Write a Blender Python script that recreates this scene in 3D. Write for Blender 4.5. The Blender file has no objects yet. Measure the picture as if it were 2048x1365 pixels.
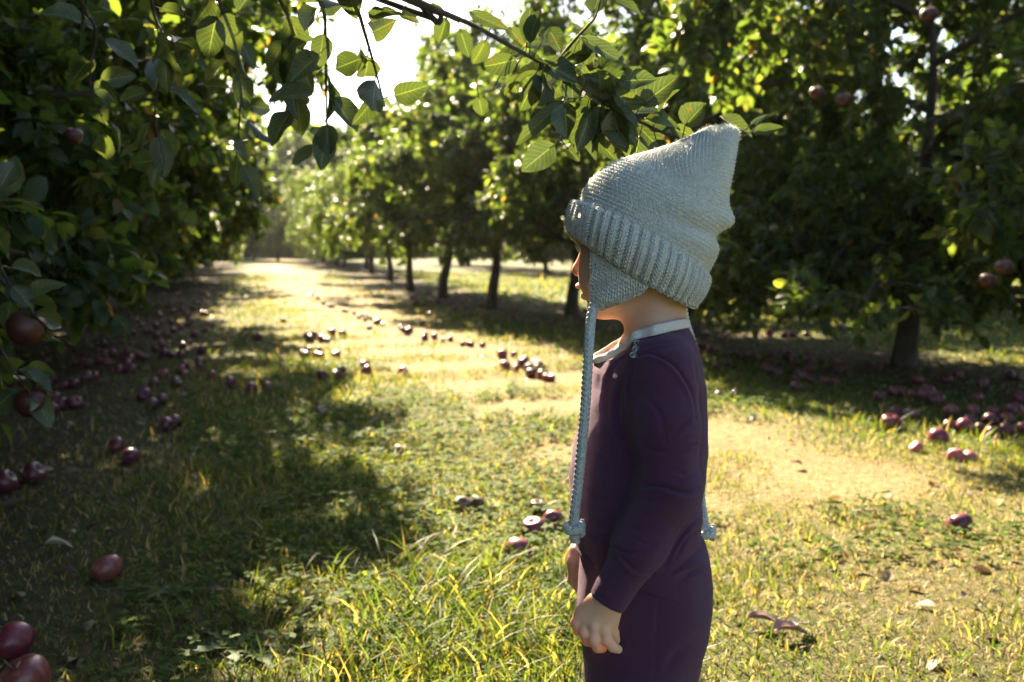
import bpy, math, random
import numpy as np
from mathutils import Vector, Matrix

# ------------------------------------------------------------------ camera, light, exposure
SC = bpy.context.scene
COL = SC.collection
CAM_H, PITCH, FPX = 0.86, math.radians(5.5), 1991.0
cd = bpy.data.cameras.new('camera'); cam = bpy.data.objects.new('camera', cd); COL.objects.link(cam)
cam.location = (0, 0, CAM_H); cam.rotation_euler = (math.radians(90) - PITCH, 0, 0)
cd.lens = 35.0; cd.sensor_width = 36.0; cd.clip_end = 2000; cd.clip_start = 0.02
cd.dof.use_dof = True; cd.dof.focus_distance = 1.31; cd.dof.aperture_fstop = 5.6
SC.camera = cam

SUN_AZ, SUN_EL = math.radians(17), math.radians(36)      # azimuth turned from +Y towards -X
sd = Vector((-math.sin(SUN_AZ) * math.cos(SUN_EL), math.cos(SUN_AZ) * math.cos(SUN_EL), math.sin(SUN_EL)))
sl = bpy.data.lights.new('sun', 'SUN'); sl.energy = 5.0; sl.angle = math.radians(0.5); sl.color = (1.0, 0.83, 0.58)
sun = bpy.data.objects.new('sun', sl); COL.objects.link(sun); sun.rotation_euler = sd.to_track_quat('Z', 'Y').to_euler()
W = bpy.data.worlds.new('World'); SC.world = W; W.use_nodes = True
wn = W.node_tree.nodes; wl = W.node_tree.links
bg = wn['Background']; bg.inputs['Strength'].default_value = 0.05
sky = wn.new('ShaderNodeTexSky'); sky.sky_type = 'NISHITA'; sky.sun_disc = False
sky.sun_elevation = SUN_EL; sky.sun_rotation = -SUN_AZ; sky.air_density = 1.0; sky.dust_density = 1.6; sky.ozone_density = 1.0
wl.new(sky.outputs[0], bg.inputs[0])
SC.view_settings.view_transform = 'Standard'; SC.view_settings.look = 'None'
SC.view_settings.exposure = 2.92; SC.view_settings.gamma = 1.0; SC.view_settings.use_curve_mapping = False
cy = SC.cycles
cy.max_bounces = 6; cy.diffuse_bounces = 3; cy.glossy_bounces = 2; cy.transmission_bounces = 4; cy.transparent_max_bounces = 4
cy.use_denoising = True; cy.caustics_reflective = False; cy.caustics_refractive = False

# ------------------------------------------------------------------ pixel helpers (photo pixels -> points of the place)
CT, ST = math.cos(PITCH), math.sin(PITCH)
def ray(px, py):
    cx = (px - 1024) / FPX; c = -(py - 682.5) / FPX
    return cx, CT + c * ST, -ST + c * CT
def P(px, py, Y):
    x, y, z = ray(px, py); k = Y / y
    return np.array([x * k, Y, CAM_H + z * k])
def G(px, py, h=0.0):
    x, y, z = ray(px, py); k = (h - CAM_H) / z
    return np.array([x * k, y * k, h])
def to_px(v):
    v = np.asarray(v); d = v[..., 1] * CT - (v[..., 2] - CAM_H) * ST
    u = v[..., 1] * ST + (v[..., 2] - CAM_H) * CT
    return np.stack([1024 + FPX * v[..., 0] / d, 682.5 - FPX * u / d], -1)

# ------------------------------------------------------------------ object helpers
def tag(o, label=None, cat=None, group=None, kind=None):
    if label: o['label'] = label
    if cat: o['category'] = cat
    if group: o['group'] = group
    if kind: o['kind'] = kind
    return o
def empty(name, loc, label=None, cat=None, group=None):
    o = bpy.data.objects.new(name, None); COL.objects.link(o); o.location = loc; o.empty_display_size = 0.1
    return tag(o, label, cat, group)
def mesh_np(name, verts, faces, smooth=True, uv=None, mat_idx=None):
    """faces: list of int arrays, each (n, k)"""
    me = bpy.data.meshes.new(name)
    verts = np.asarray(verts, np.float32)
    faces = [np.asarray(f, np.int32) for f in (faces if isinstance(faces, list) else [faces]) if len(f)]
    loops = np.concatenate([f.ravel() for f in faces])
    tot = np.concatenate([np.full(len(f), f.shape[1], np.int32) for f in faces])
    start = np.concatenate([[0], np.cumsum(tot)[:-1]]).astype(np.int32)
    me.vertices.add(len(verts)); me.vertices.foreach_set('co', verts.ravel())
    me.loops.add(len(loops)); me.loops.foreach_set('vertex_index', loops)
    me.polygons.add(len(tot)); me.polygons.foreach_set('loop_start', start)
    if smooth: me.polygons.foreach_set('use_smooth', np.ones(len(tot), bool))
    if uv is not None:
        l = me.uv_layers.new(name='UVMap'); l.data.foreach_set('uv', np.asarray(uv, np.float32)[loops].ravel())
    me.update(calc_edges=True); me.validate()
    return me
def link(name, me, mat, parent=None):
    o = bpy.data.objects.new(name, me); COL.objects.link(o)
    if mat: 
        if not me.materials: me.materials.append(mat)
    if parent: 
        o.parent = parent
    return o
def part(name, me, mat, parent):
    """mesh given in world coordinates, parent has location only"""
    w = np.array(parent_world(parent))
    n = len(me.vertices); a = np.empty(n * 3, np.float32); me.vertices.foreach_get('co', a)
    a = (a.reshape(-1, 3) - w).astype(np.float32); me.vertices.foreach_set('co', a.ravel()); me.update()
    return link(name, me, mat, parent)
def parent_world(o):
    v = Vector((0, 0, 0))
    while o: v = v + o.location; o = o.parent
    return v

# ------------------------------------------------------------------ shapes
def catmull(pts, n):
    pts = np.asarray(pts, float); p = np.vstack([2 * pts[0] - pts[1], pts, 2 * pts[-1] - pts[-2]])
    out = []
    m = len(pts) - 1
    for t in np.linspace(0, m, n):
        i = min(int(t), m - 1); f = t - i; a, b, c, d = p[i:i + 4]
        out.append(0.5 * ((2 * b) + (c - a) * f + (2 * a - 5 * b + 4 * c - d) * f * f + (3 * b - a - 3 * c + d) * f ** 3))
    return np.array(out)
def tube(pts, rad, seg=8, cap=True, closed=False, flat=None):
    """swept tube, returns verts, [quads, tris...], uv"""
    pts = np.asarray(pts, float); n = len(pts); rad = np.broadcast_to(np.asarray(rad, float), (n,))
    t = np.gradient(pts, axis=0)
    if closed: t = np.roll(pts, -1, 0) - np.roll(pts, 1, 0)
    t /= np.linalg.norm(t, axis=1)[:, None] + 1e-12
    ref = np.array([0.0, 0, 1]) if abs(t[0, 2]) < 0.9 else np.array([1.0, 0, 0])
    u = np.cross(t[0], ref); u /= np.linalg.norm(u); U = []
    for i in range(n):
        u = u - t[i] * (u @ t[i]); u /= np.linalg.norm(u) + 1e-12; U.append(u)
    U = np.array(U); V = np.cross(t, U)
    th = np.linspace(0, 2 * np.pi, seg, endpoint=False)
    R = pts[:, None] + rad[:, None, None] * (np.cos(th)[None, :, None] * U[:, None] + np.sin(th)[None, :, None] * V[:, None])
    v = R.reshape(-1, 3); L = np.concatenate([[0], np.cumsum(np.linalg.norm(np.diff(pts, axis=0), axis=1))])
    uv = np.stack([np.tile(th / (2 * np.pi), n), np.repeat(L, seg)], -1)
    i = np.arange(n if closed else n - 1)[:, None]; j = np.arange(seg)[None]
    i2 = (i + 1) % n; j2 = (j + 1) % seg
    q = np.stack([i * seg + j + 0 * j2, i * seg + j2, i2 * seg + j2, i2 * seg + j], -1).reshape(-1, 4)
    f = [q]
    if cap and not closed:
        f += [np.arange(seg)[::-1][None], (np.arange(seg) + (n - 1) * seg)[None]]
    return v, f, uv
class MB:
    def __init__(s): s.v = []; s.f = {}; s.uv = []; s.n = 0
    def add(s, v, f, uv=None):
        v = np.asarray(v)
        for a in (f if isinstance(f, list) else [f]):
            a = np.asarray(a); s.f.setdefault(a.shape[1], []).append(a + s.n)
        s.v.append(v); s.uv.append(np.zeros((len(v), 2)) if uv is None else uv); s.n += len(v); return s
    def mesh(s, name, smooth=True):
        return mesh_np(name, np.concatenate(s.v), [np.concatenate(a) for a in s.f.values()], smooth, np.concatenate(s.uv))

# leaf-like blades placed in bulk -------------------------------------------------
LEAF_T = np.array([0, .22, .5, .8, 1.0]); LEAF_W = np.array([0, .78, 1, .62, 0])
def leaves(pos, dirs, nrm, L, Wd, curl=0.25, fold=0.22, rng=None):
    """folded, drooping oval leaves: 11 verts, 8 faces each"""
    n = len(pos); d = dirs / np.linalg.norm(dirs, axis=1)[:, None]
    s = np.cross(d, nrm); s /= np.linalg.norm(s, axis=1)[:, None] + 1e-9; u = np.cross(s, d)
    L = np.broadcast_to(L, (n,)); Wd = np.broadcast_to(Wd, (n,)); c = curl * (rng.uniform(.2, 1.8, n) if rng is not None else np.ones(n))
    V = []
    def pt(t, a):
        w = np.interp(t, LEAF_T, LEAF_W) * .5
        return (pos + d * (L * t)[:, None] + s * (Wd * w * a)[:, None]
                + u * (np.abs(a) * w * Wd * fold - c * L * t * t * .8)[:, None])
    V.append(pt(0, 0))
    for t in LEAF_T[1:4]:
        for a in (-1, 0, 1): V.append(pt(t, a))
    V.append(pt(1, 0))
    V = np.stack(V, 1); b = (np.arange(n) * 11)[:, None]
    q = np.concatenate([b + np.array(k) for k in ([1, 2, 5, 4], [2, 3, 6, 5], [4, 5, 8, 7], [5, 6, 9, 8])])
    t3 = np.concatenate([b + np.array(k) for k in ([0, 2, 1], [0, 3, 2], [7, 8, 10], [8, 9, 10])])
    return V.reshape(-1, 3), [q, t3]
def blades(pos, dirs, h, w, bend, rng):
    """grass blades: 7 verts, 3 faces"""
    n = len(pos); a = rng.uniform(0, 2 * np.pi, n); s = np.stack([np.cos(a), np.sin(a), np.zeros(n)], -1)
    V = []
    for t, ww in ((0, 1), (.4, .9), (.75, .6)):
        c = pos + np.array([0, 0, 1.0]) * (h * t * (1 - .35 * bend * t))[:, None] + dirs * (h * bend * t * t)[:, None]
        V += [c - s * (w * ww * .5)[:, None], c + s * (w * ww * .5)[:, None]]
    V.append(pos + np.array([0, 0, 1.0]) * (h * (1 - .35 * bend))[:, None] + dirs * (h * bend)[:, None])
    V = np.stack(V, 1); b = (np.arange(n) * 7)[:, None]
    q = np.concatenate([b + np.array(k) for k in ([0, 1, 3, 2], [2, 3, 5, 4])]); t3 = b + np.array([4, 5, 6])
    return V.reshape(-1, 3), [q, t3]

# implicit surfaces ---------------------------------------------------------------
class Field:
    def __init__(s, lo, hi, h):
        s.lo = np.array(lo, np.float32); s.h = h; s.n = np.ceil((np.array(hi) - s.lo) / h).astype(int) + 1
        s.F = np.full(s.n, 1.0, np.float32)
    def box(s, lo, hi):
        a = np.clip(np.floor((lo - s.lo) / s.h).astype(int), 0, s.n); b = np.clip(np.ceil((hi - s.lo) / s.h).astype(int) + 1, 0, s.n)
        sl_ = tuple(slice(i, j) for i, j in zip(a, b))
        ax = [s.lo[i] + s.h * np.arange(a[i], b[i], dtype=np.float32) for i in range(3)]
        return sl_, ax[0][:, None, None], ax[1][None, :, None], ax[2][None, None, :]
    def union(s, sl_, d, k):
        A = s.F[sl_]
        if k > 0:
            hh = np.maximum(k - np.abs(A - d), 0) / k; s.F[sl_] = np.minimum(A, d) - hh * hh * k * .25
        else: s.F[sl_] = np.minimum(A, d)
    def capsule(s, a, b, r1, r2, k=0.01):
        a = np.asarray(a, float); b = np.asarray(b, float); m = max(r1, r2) + k + 2 * s.h
        sl_, X, Y, Z = s.box(np.minimum(a, b) - m, np.maximum(a, b) + m); ab = b - a
        t = np.clip(((X - a[0]) * ab[0] + (Y - a[1]) * ab[1] + (Z - a[2]) * ab[2]) / (ab @ ab + 1e-12), 0, 1)
        d = np.sqrt((X - a[0] - t * ab[0]) ** 2 + (Y - a[1] - t * ab[1]) ** 2 + (Z - a[2] - t * ab[2]) ** 2) - (r1 + (r2 - r1) * t)
        s.union(sl_, d.astype(np.float32), k); return s
    def chain(s, pts, rad, k=0.01):
        for i in range(len(pts) - 1): s.capsule(pts[i], pts[i + 1], rad[i], rad[i + 1], k)
        return s
    def ell(s, c, r, R=None, k=0.01, sub=False):
        c = np.asarray(c, float); r = np.asarray(r, float); R = np.eye(3) if R is None else np.asarray(R); m = r.max() + k + 2 * s.h
        sl_, X, Y, Z = s.box(c - m, c + m); x, y, z = X - c[0], Y - c[1], Z - c[2]
        q = [(R[0, i] * x + R[1, i] * y + R[2, i] * z) / r[i] for i in range(3)]      # columns of R = axes
        k0 = np.sqrt(q[0] ** 2 + q[1] ** 2 + q[2] ** 2); k1 = np.sqrt(sum((q[i] / r[i]) ** 2 for i in range(3))) + 1e-6
        d = (k0 * (k0 - 1) / k1).astype(np.float32)
        if sub:
            A = s.F[sl_]; hh = np.maximum(k - np.abs(A + d), 0) / k if k > 0 else 0
            s.F[sl_] = np.maximum(A, -d) + (hh * hh * k * .25 if k > 0 else 0)
        else: s.union(sl_, d, k)
        return s
    def stack(s, zs, xf, xb, hy, yc, k=0.01, pw=2.3):
        """superelliptic sections by height: front x, back x, half width in y"""
        o = np.argsort(zs); zs = np.asarray(zs)[o]; xf = np.asarray(xf)[o]; xb = np.asarray(xb)[o]; hy = np.asarray(hy)[o]
        m = .02 + k
        sl_, X, Y, Z = s.box(np.array([xf.min() - m, yc - hy.max() - m, zs[0] - m]), np.array([xb.max() + m, yc + hy.max() + m, zs[-1] + m]))
        z = Z.ravel(); a = np.interp(z, zs, (xb - xf) / 2)[None, None]; c = np.interp(z, zs, (xb + xf) / 2)[None, None]; b = np.interp(z, zs, hy)[None, None]
        q = (np.abs((X - c) / a) ** pw + np.abs((Y - yc) / b) ** pw) ** (1 / pw)
        d = (q - 1) * np.minimum(a, b); ez = np.maximum(np.maximum(zs[0] - Z, Z - zs[-1]), 0)
        d = np.where(ez > 0, np.sqrt(np.maximum(d, 0) ** 2 + ez ** 2), d)
        s.union(sl_, d.astype(np.float32), k); return s
    def cut(s, p, n, lo=None, hi=None):
        """remove the side that n points to"""
        p = np.asarray(p, float); n = np.asarray(n, float); n = n / np.linalg.norm(n)
        lo = s.lo if lo is None else lo; hi = s.lo + s.n * s.h if hi is None else hi
        sl_, X, Y, Z = s.box(np.asarray(lo), np.asarray(hi))
        d = (X - p[0]) * n[0] + (Y - p[1]) * n[1] + (Z - p[2]) * n[2]
        s.F[sl_] = np.maximum(s.F[sl_], d); return s
    def surface(s, name, smooth=2):
        F = s.F; S = F < 0; c = np.zeros(tuple(s.n - 1), np.int8)
        for i in (0, 1):
            for j in (0, 1):
                for k in (0, 1): c += S[i:F.shape[0] - 1 + i, j:F.shape[1] - 1 + j, k:F.shape[2] - 1 + k]
        ids = np.argwhere((c > 0) & (c < 8)); idx = -np.ones(tuple(s.n - 1), np.int32); idx[tuple(ids.T)] = np.arange(len(ids))
        acc = np.zeros((len(ids), 3)); cnt = np.zeros(len(ids))
        corners = [np.array(k) for k in np.ndindex(2, 2, 2)]
        for a in corners:
            for ax in range(3):
                if a[ax]: continue
                b = a.copy(); b[ax] = 1; fa = F[tuple((ids + a).T)]; fb = F[tuple((ids + b).T)]; x = (fa < 0) != (fb < 0)
                t = np.where(x, fa / np.where(x, fa - fb, 1), 0); p = a + np.outer(t, b - a); acc[x] += p[x]; cnt[x] += 1
        V = s.lo + s.h * (ids + acc / cnt[:, None])
        quads = []
        for ax in range(3):
            o1, o2 = (ax + 1) % 3, (ax + 2) % 3
            A = np.moveaxis(S, ax, 0); d = A[:-1] != A[1:]; d = np.moveaxis(d, 0, ax)
            e = np.argwhere(d); e = e[(e[:, o1] > 0) & (e[:, o2] > 0) & (e[:, o1] < s.n[o1] - 1) & (e[:, o2] < s.n[o2] - 1)]
            def cell(da, db):
                q = e.copy(); q[:, o1] -= da; q[:, o2] -= db; return idx[tuple(q.T)]
            q = np.stack([cell(1, 1), cell(0, 1), cell(0, 0), cell(1, 0)], -1)
            ins = S[tuple(e.T)]; q[~ins] = q[~ins][:, ::-1]; quads.append(q)
        Q = np.concatenate(quads); Q = Q[(Q >= 0).all(1)]
        E = np.concatenate([Q[:, [0, 1]], Q[:, [1, 2]], Q[:, [2, 3]], Q[:, [3, 0]]])
        for _ in range(smooth):
            for lam in (.5, -.52):
                m = np.zeros_like(V); w = np.zeros(len(V))
                for c_ in range(3): m[:, c_] = np.bincount(E[:, 0], V[E[:, 1], c_], len(V)) + np.bincount(E[:, 1], V[E[:, 0], c_], len(V))
                w = np.bincount(E[:, 0], minlength=len(V)) + np.bincount(E[:, 1], minlength=len(V)); V = V + lam * (m / w[:, None] - V)
        return V, Q
def vnormals(V, Q):
    n = np.cross(V[Q[:, 2]] - V[Q[:, 0]], V[Q[:, 3]] - V[Q[:, 1]]); N = np.zeros_like(V)
    for i in range(4):
        for c in range(3): N[:, c] += np.bincount(Q[:, i], n[:, c], len(V))
    return N / (np.linalg.norm(N, axis=1)[:, None] + 1e-12)
def crease(V, N, pts, depth, width, ymax, ridge=0.5, side=1, fade=True):
    """groove along a line given in photo pixels, with a soft ridge beside it"""
    px = to_px(V); m = np.where(V[:, 1] < ymax)[0]; q = px[m]; pl = catmull(pts, 40)
    D = q[:, None] - pl[None]; dist = np.linalg.norm(D, axis=2); i = dist.argmin(1); dmin = dist[np.arange(len(m)), i]
    t = np.gradient(pl, axis=0); nn = np.stack([-t[:, 1], t[:, 0]], -1); nn /= np.linalg.norm(nn, axis=1)[:, None]
    sg = (D[np.arange(len(m)), i] * nn[i]).sum(1) * side
    f = np.sin(np.pi * np.clip(i / 39., 0.03, .97)) ** .6 if fade else 1
    face = np.clip(-N[m, 1] * 2, 0, 1)
    amt = (-depth * np.exp(-(dmin / width) ** 2) + ridge * depth * np.exp(-((sg - 2 * width) / (1.6 * width)) ** 2) * (dmin < 6 * width)) * f * face
    V[m] += N[m] * amt[:, None]

# ------------------------------------------------------------------ materials
def nt(name):
    m = bpy.data.materials.new(name); m.use_nodes = True; t = m.node_tree
    b = t.nodes['Principled BSDF']; return m, t.nodes, t.links, b, t.nodes['Material Output']
def ramp(N, stops):
    r = N.new('ShaderNodeValToRGB'); e = r.color_ramp.elements
    while len(e) < len(stops): e.new(.5)
    for x, (p, c) in zip(e, stops): x.position = p; x.color = (*c, 1)
    return r
def noise(N, Lk, scale, detail=4, coord=None, rough=.6):
    n = N.new('ShaderNodeTexNoise'); n.inputs['Scale'].default_value = scale; n.inputs['Detail'].default_value = detail; n.inputs['Roughness'].default_value = rough
    if coord is not None: Lk.new(coord, n.inputs['Vector'])
    return n
def mixc(N, Lk, f, a, b, mode='MIX'):
    m = N.new('ShaderNodeMix'); m.data_type = 'RGBA'; m.blend_type = mode
    for s_, v in ((m.inputs[0], f), (m.inputs[6], a), (m.inputs[7], b)):
        if hasattr(v, 'is_linked'): Lk.new(v, s_)
        elif isinstance(v, tuple): s_.default_value = (*v, 1)
        else: s_.default_value = v
    return m.outputs[2]
def math_(N, Lk, op, a, b=None, c=None):
    m = N.new('ShaderNodeMath'); m.operation = op
    for i, v in enumerate((a, b, c)):
        if v is None: continue
        if hasattr(v, 'is_linked'): Lk.new(v, m.inputs[i])
        else: m.inputs[i].default_value = v
    return m.outputs[0]
def bump(N, Lk, h, strength, dist, b):
    n = N.new('ShaderNodeBump'); n.inputs['Strength'].default_value = strength; n.inputs['Distance'].default_value = dist
    Lk.new(h, n.inputs['Height']); Lk.new(n.outputs[0], b.inputs['Normal']); return n
def leafy(name, stops, trans, tr_amt=.45, rough=.38, veins=False, spec=.5):
    """two-sided foliage: glossy face, light passing through"""
    m, N, Lk, b, out = nt(name)
    g = N.new('ShaderNodeNewGeometry'); r = ramp(N, stops); Lk.new(g.outputs['Random Per Island'], r.inputs[0])
    col = r.outputs[0]
    if veins:
        tc = N.new('ShaderNodeTexCoord'); sp = N.new('ShaderNodeSeparateXYZ'); Lk.new(tc.outputs['UV'], sp.inputs[0])
        a = math_(N, Lk, 'ABSOLUTE', sp.outputs[0]); mid = math_(N, Lk, 'LESS_THAN', a, .035)
        w = math_(N, Lk, 'SUBTRACT', sp.outputs[1], math_(N, Lk, 'MULTIPLY', a, .28))
        fr = math_(N, Lk, 'ABSOLUTE', math_(N, Lk, 'SUBTRACT', math_(N, Lk, 'FRACT', math_(N, Lk, 'MULTIPLY', w, 8.0)), .5))
        sv = math_(N, Lk, 'MULTIPLY', math_(N, Lk, 'LESS_THAN', fr, .05), .5)
        v = math_(N, Lk, 'MAXIMUM', mid, sv); tco = N.new('ShaderNodeTexCoord'); spn = noise(N, Lk, 95, 2, tco.outputs['Object']); spots = math_(N, Lk, 'GREATER_THAN', spn.outputs[0], .69)
        no = noise(N, Lk, 35, 3); bl = math_(N, Lk, 'MULTIPLY', no.outputs[0], .5)
        col = mixc(N, Lk, bl, col, (.05, .06, .015)); col = mixc(N, Lk, v, col, (.13, .17, .06)); col = mixc(N, Lk, spots, col, (.10, .055, .02)); bump(N, Lk, math_(N, Lk, 'ADD', v, no.outputs[0]), .4, .001, b)
    Lk.new(col, b.inputs['Base Color']); b.inputs['Roughness'].default_value = rough; b.inputs['Specular IOR Level'].default_value = spec
    t = N.new('ShaderNodeBsdfTranslucent'); tcol = mixc(N, Lk, 1.0, col, trans, 'MULTIPLY'); Lk.new(tcol, t.inputs[0])
    mx = N.new('ShaderNodeMixShader'); mx.inputs[0].default_value = tr_amt
    Lk.new(b.outputs[0], mx.inputs[1]); Lk.new(t.outputs[0], mx.inputs[2]); Lk.new(mx.outputs[0], out.inputs[0]); return m
M = {}
M['leaf'] = leafy('apple_leaf', [(0, (.021, .039, .011)), (.5, (.033, .058, .015)), (.9, (.050, .074, .019)), (.985, (.08, .09, .025)), (1, (.17, .10, .03))], (4.4, 3.9, 1.5), .46, .42, spec=.3)
M['leaf_near'] = leafy('apple_leaf_veined', [(0, (.026, .046, .024)), (.6, (.036, .060, .026)), (1, (.055, .078, .030))], (2.4, 2.3, .9), .26, .45, veins=True)
M['grass'] = leafy('grass_blade', [(0, (.024, .045, .012)), (.45, (.042, .072, .016)), (.8, (.078, .10, .024)), (.92, (.16, .14, .05)), (1, (.30, .24, .11))], (3.0, 2.65, 1.1), .45, .5, spec=.22)
M['dry'] = leafy('dry_grass', [(0, (.11, .12, .035)), (.3, (.27, .21, .085)), (.7, (.42, .325, .15)), (1, (.50, .40, .20))], (1.2, 1.15, .95), .4, .6)
M['clover'] = leafy('clover_leaf', [(0, (.036, .074, .014)), (.6, (.060, .105, .018)), (1, (.10, .13, .026))], (3.2, 2.8, 1.0), .5, .7, spec=.12)
M['litter'] = leafy('dead_leaf', [(0, (.06, .035, .02)), (.5, (.13, .085, .045)), (.8, (.22, .16, .08)), (1, (.30, .25, .15))], (1.2, 1.0, .7), .25, .6)
M['weed'] = leafy('weed_leaf', [(0, (.04, .08, .025)), (1, (.07, .12, .035))], (2.2, 2.2, 1.0), .35, .65, spec=.2)

def m_bark():
    m, N, Lk, b, out = nt('apple_bark'); tc = N.new('ShaderNodeTexCoord'); mp = N.new('ShaderNodeMapping'); mp.inputs['Scale'].default_value = (1, 1, .35); Lk.new(tc.outputs['Object'], mp.inputs[0])
    n = noise(N, Lk, 28, 6, mp.outputs[0]); n2 = noise(N, Lk, 5, 3, tc.outputs['Object'])
    r = ramp(N, [(.3, (.018, .013, .010)), (.55, (.050, .037, .028)), (.75, (.11, .09, .07))]); Lk.new(n.outputs[0], r.inputs[0])
    c = mixc(N, Lk, math_(N, Lk, 'MULTIPLY', n2.outputs[0], .4), r.outputs[0], (.06, .065, .045)); Lk.new(c, b.inputs['Base Color'])
    b.inputs['Roughness'].default_value = .85; bump(N, Lk, n.outputs[0], .8, .02, b); return m
M['bark'] = m_bark()
def m_apple():
    m, N, Lk, b, out = nt('apple_skin'); tc = N.new('ShaderNodeTexCoord'); oi = N.new('ShaderNodeObjectInfo')
    mp = N.new('ShaderNodeMapping'); mp.inputs['Scale'].default_value = (30, 30, 5); Lk.new(tc.outputs['Object'], mp.inputs[0])
    n = noise(N, Lk, 3, 4, mp.outputs[0]); sp = noise(N, Lk, 420, 1, tc.outputs['Object']); bl = noise(N, Lk, 22, 2, tc.outputs['Object'])
    r = ramp(N, [(.25, (.075, .006, .012)), (.55, (.15, .012, .020)), (.8, (.27, .045, .040))]); Lk.new(n.outputs[0], r.inputs[0])
    orr = ramp(N, [(0, (.7, .5, .7)), (.35, (.45, .5, .7)), (.65, (.75, .8, 1)), (.85, (1.1, 1.4, 1.4)), (.95, (1.2, 3.5, 1.6)), (1, (.5, 2.0, .9))]); Lk.new(oi.outputs['Random'], orr.inputs[0])
    c = mixc(N, Lk, 1.0, r.outputs[0], orr.outputs[0], 'MULTIPLY')
    c = mixc(N, Lk, math_(N, Lk, 'MULTIPLY', math_(N, Lk, 'GREATER_THAN', sp.outputs[0], .72), .5), c, (.4, .24, .18))
    c = mixc(N, Lk, math_(N, Lk, 'MULTIPLY', bl.outputs[0], .08), c, (.42, .30, .34)); Lk.new(c, b.inputs['Base Color'])
    b.inputs['Roughness'].default_value = .34; b.inputs['Specular IOR Level'].default_value = .5
    Lk.new(math_(N, Lk, 'ADD', math_(N, Lk, 'MULTIPLY', bl.outputs[0], .3), .2), b.inputs['Roughness']); return m
M['apple'] = m_apple()
def m_simple(name, c, rough=.6, nscale=60, namt=.25, bmp=0, **kw):
    m, N, Lk, b, out = nt(name); tc = N.new('ShaderNodeTexCoord'); n = noise(N, Lk, nscale, 4, tc.outputs['Object'])
    cc = mixc(N, Lk, n.outputs[0], tuple(x * (1 - namt) for x in c), tuple(min(1, x * (1 + namt)) for x in c)); Lk.new(cc, b.inputs['Base Color']); b.inputs['Roughness'].default_value = rough
    if bmp: bump(N, Lk, n.outputs[0], .5, bmp, b)
    for k, v in kw.items(): b.inputs[k.replace('_', ' ')].default_value = v
    return m
M['apple_warm'] = m_simple('ripe_apple_skin', (.055, .014, .009), .5, 30, .5)
M['rot'] = m_simple('rotten_apple_skin', (.10, .05, .03), .6, 40, .5, .004)
M['pulp'] = m_simple('crushed_apple_skin', (.36, .10, .10), .5, 50, .4, .004)
M['stem'] = m_simple('stem_wood', (.10, .07, .04), .8)
M['skin'] = m_simple('child_skin', (.65, .40, .265), .48, 60, .10, .0006, Subsurface_Weight=.35, Subsurface_Scale=.018, Subsurface_Radius=(1.0, .42, .24))
M['eye'] = m_simple('eye_white', (.75, .72, .68), .2)
M['snap'] = m_simple('snap_metal', (.20, .20, .17), .25, 200, .1, Metallic=1.0)
M['tagcloth'] = m_simple('hat_tag_cloth', (.50, .47, .38), .8, 300, .15)
M['tagink'] = m_simple('hat_tag_print', (.06, .06, .055), .8)
M['shoe'] = m_simple('shoe_canvas', (.12, .10, .10), .8)
def m_cloth(name, c, sheen=.5):
    m, N, Lk, b, out = nt(name); tc = N.new('ShaderNodeTexCoord'); n = noise(N, Lk, 900, 2, tc.outputs['Object']); n2 = noise(N, Lk, 14, 3, tc.outputs['Object'])
    w = N.new('ShaderNodeTexWave'); w.inputs['Scale'].default_value = 420; w.bands_direction = 'X'; Lk.new(tc.outputs['Object'], w.inputs[0])
    cc = mixc(N, Lk, n.outputs[0], tuple(x * .65 for x in c), tuple(x * 1.35 for x in c)); cc = mixc(N, Lk, math_(N, Lk, 'MULTIPLY', n2.outputs[0], .3), cc, tuple(x * 1.3 for x in c)); Lk.new(cc, b.inputs['Base Color'])
    b.inputs['Roughness'].default_value = .85; b.inputs['Specular IOR Level'].default_value = .15
    b.inputs['Sheen Weight'].default_value = sheen; b.inputs['Sheen Roughness'].default_value = .4; b.inputs['Sheen Tint'].default_value = (.75, .6, .75, 1)
    h = math_(N, Lk, 'ADD', n.outputs[0], math_(N, Lk, 'MULTIPLY', w.outputs[0], .3)); h = math_(N, Lk, 'ADD', h, math_(N, Lk, 'MULTIPLY', noise(N, Lk, 30, 3, tc.outputs['Object']).outputs[0], 1.5))
    bump(N, Lk, h, .6, .003, b); return m
M['plum'] = m_cloth('plum_wool_jersey', (.066, .027, .060), .22)
M['plum2'] = m_cloth('plum_wool_trousers', (.063, .026, .056), .22)
M['trim'] = m_cloth('cream_binding', (.68, .66, .60), .2)
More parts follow.
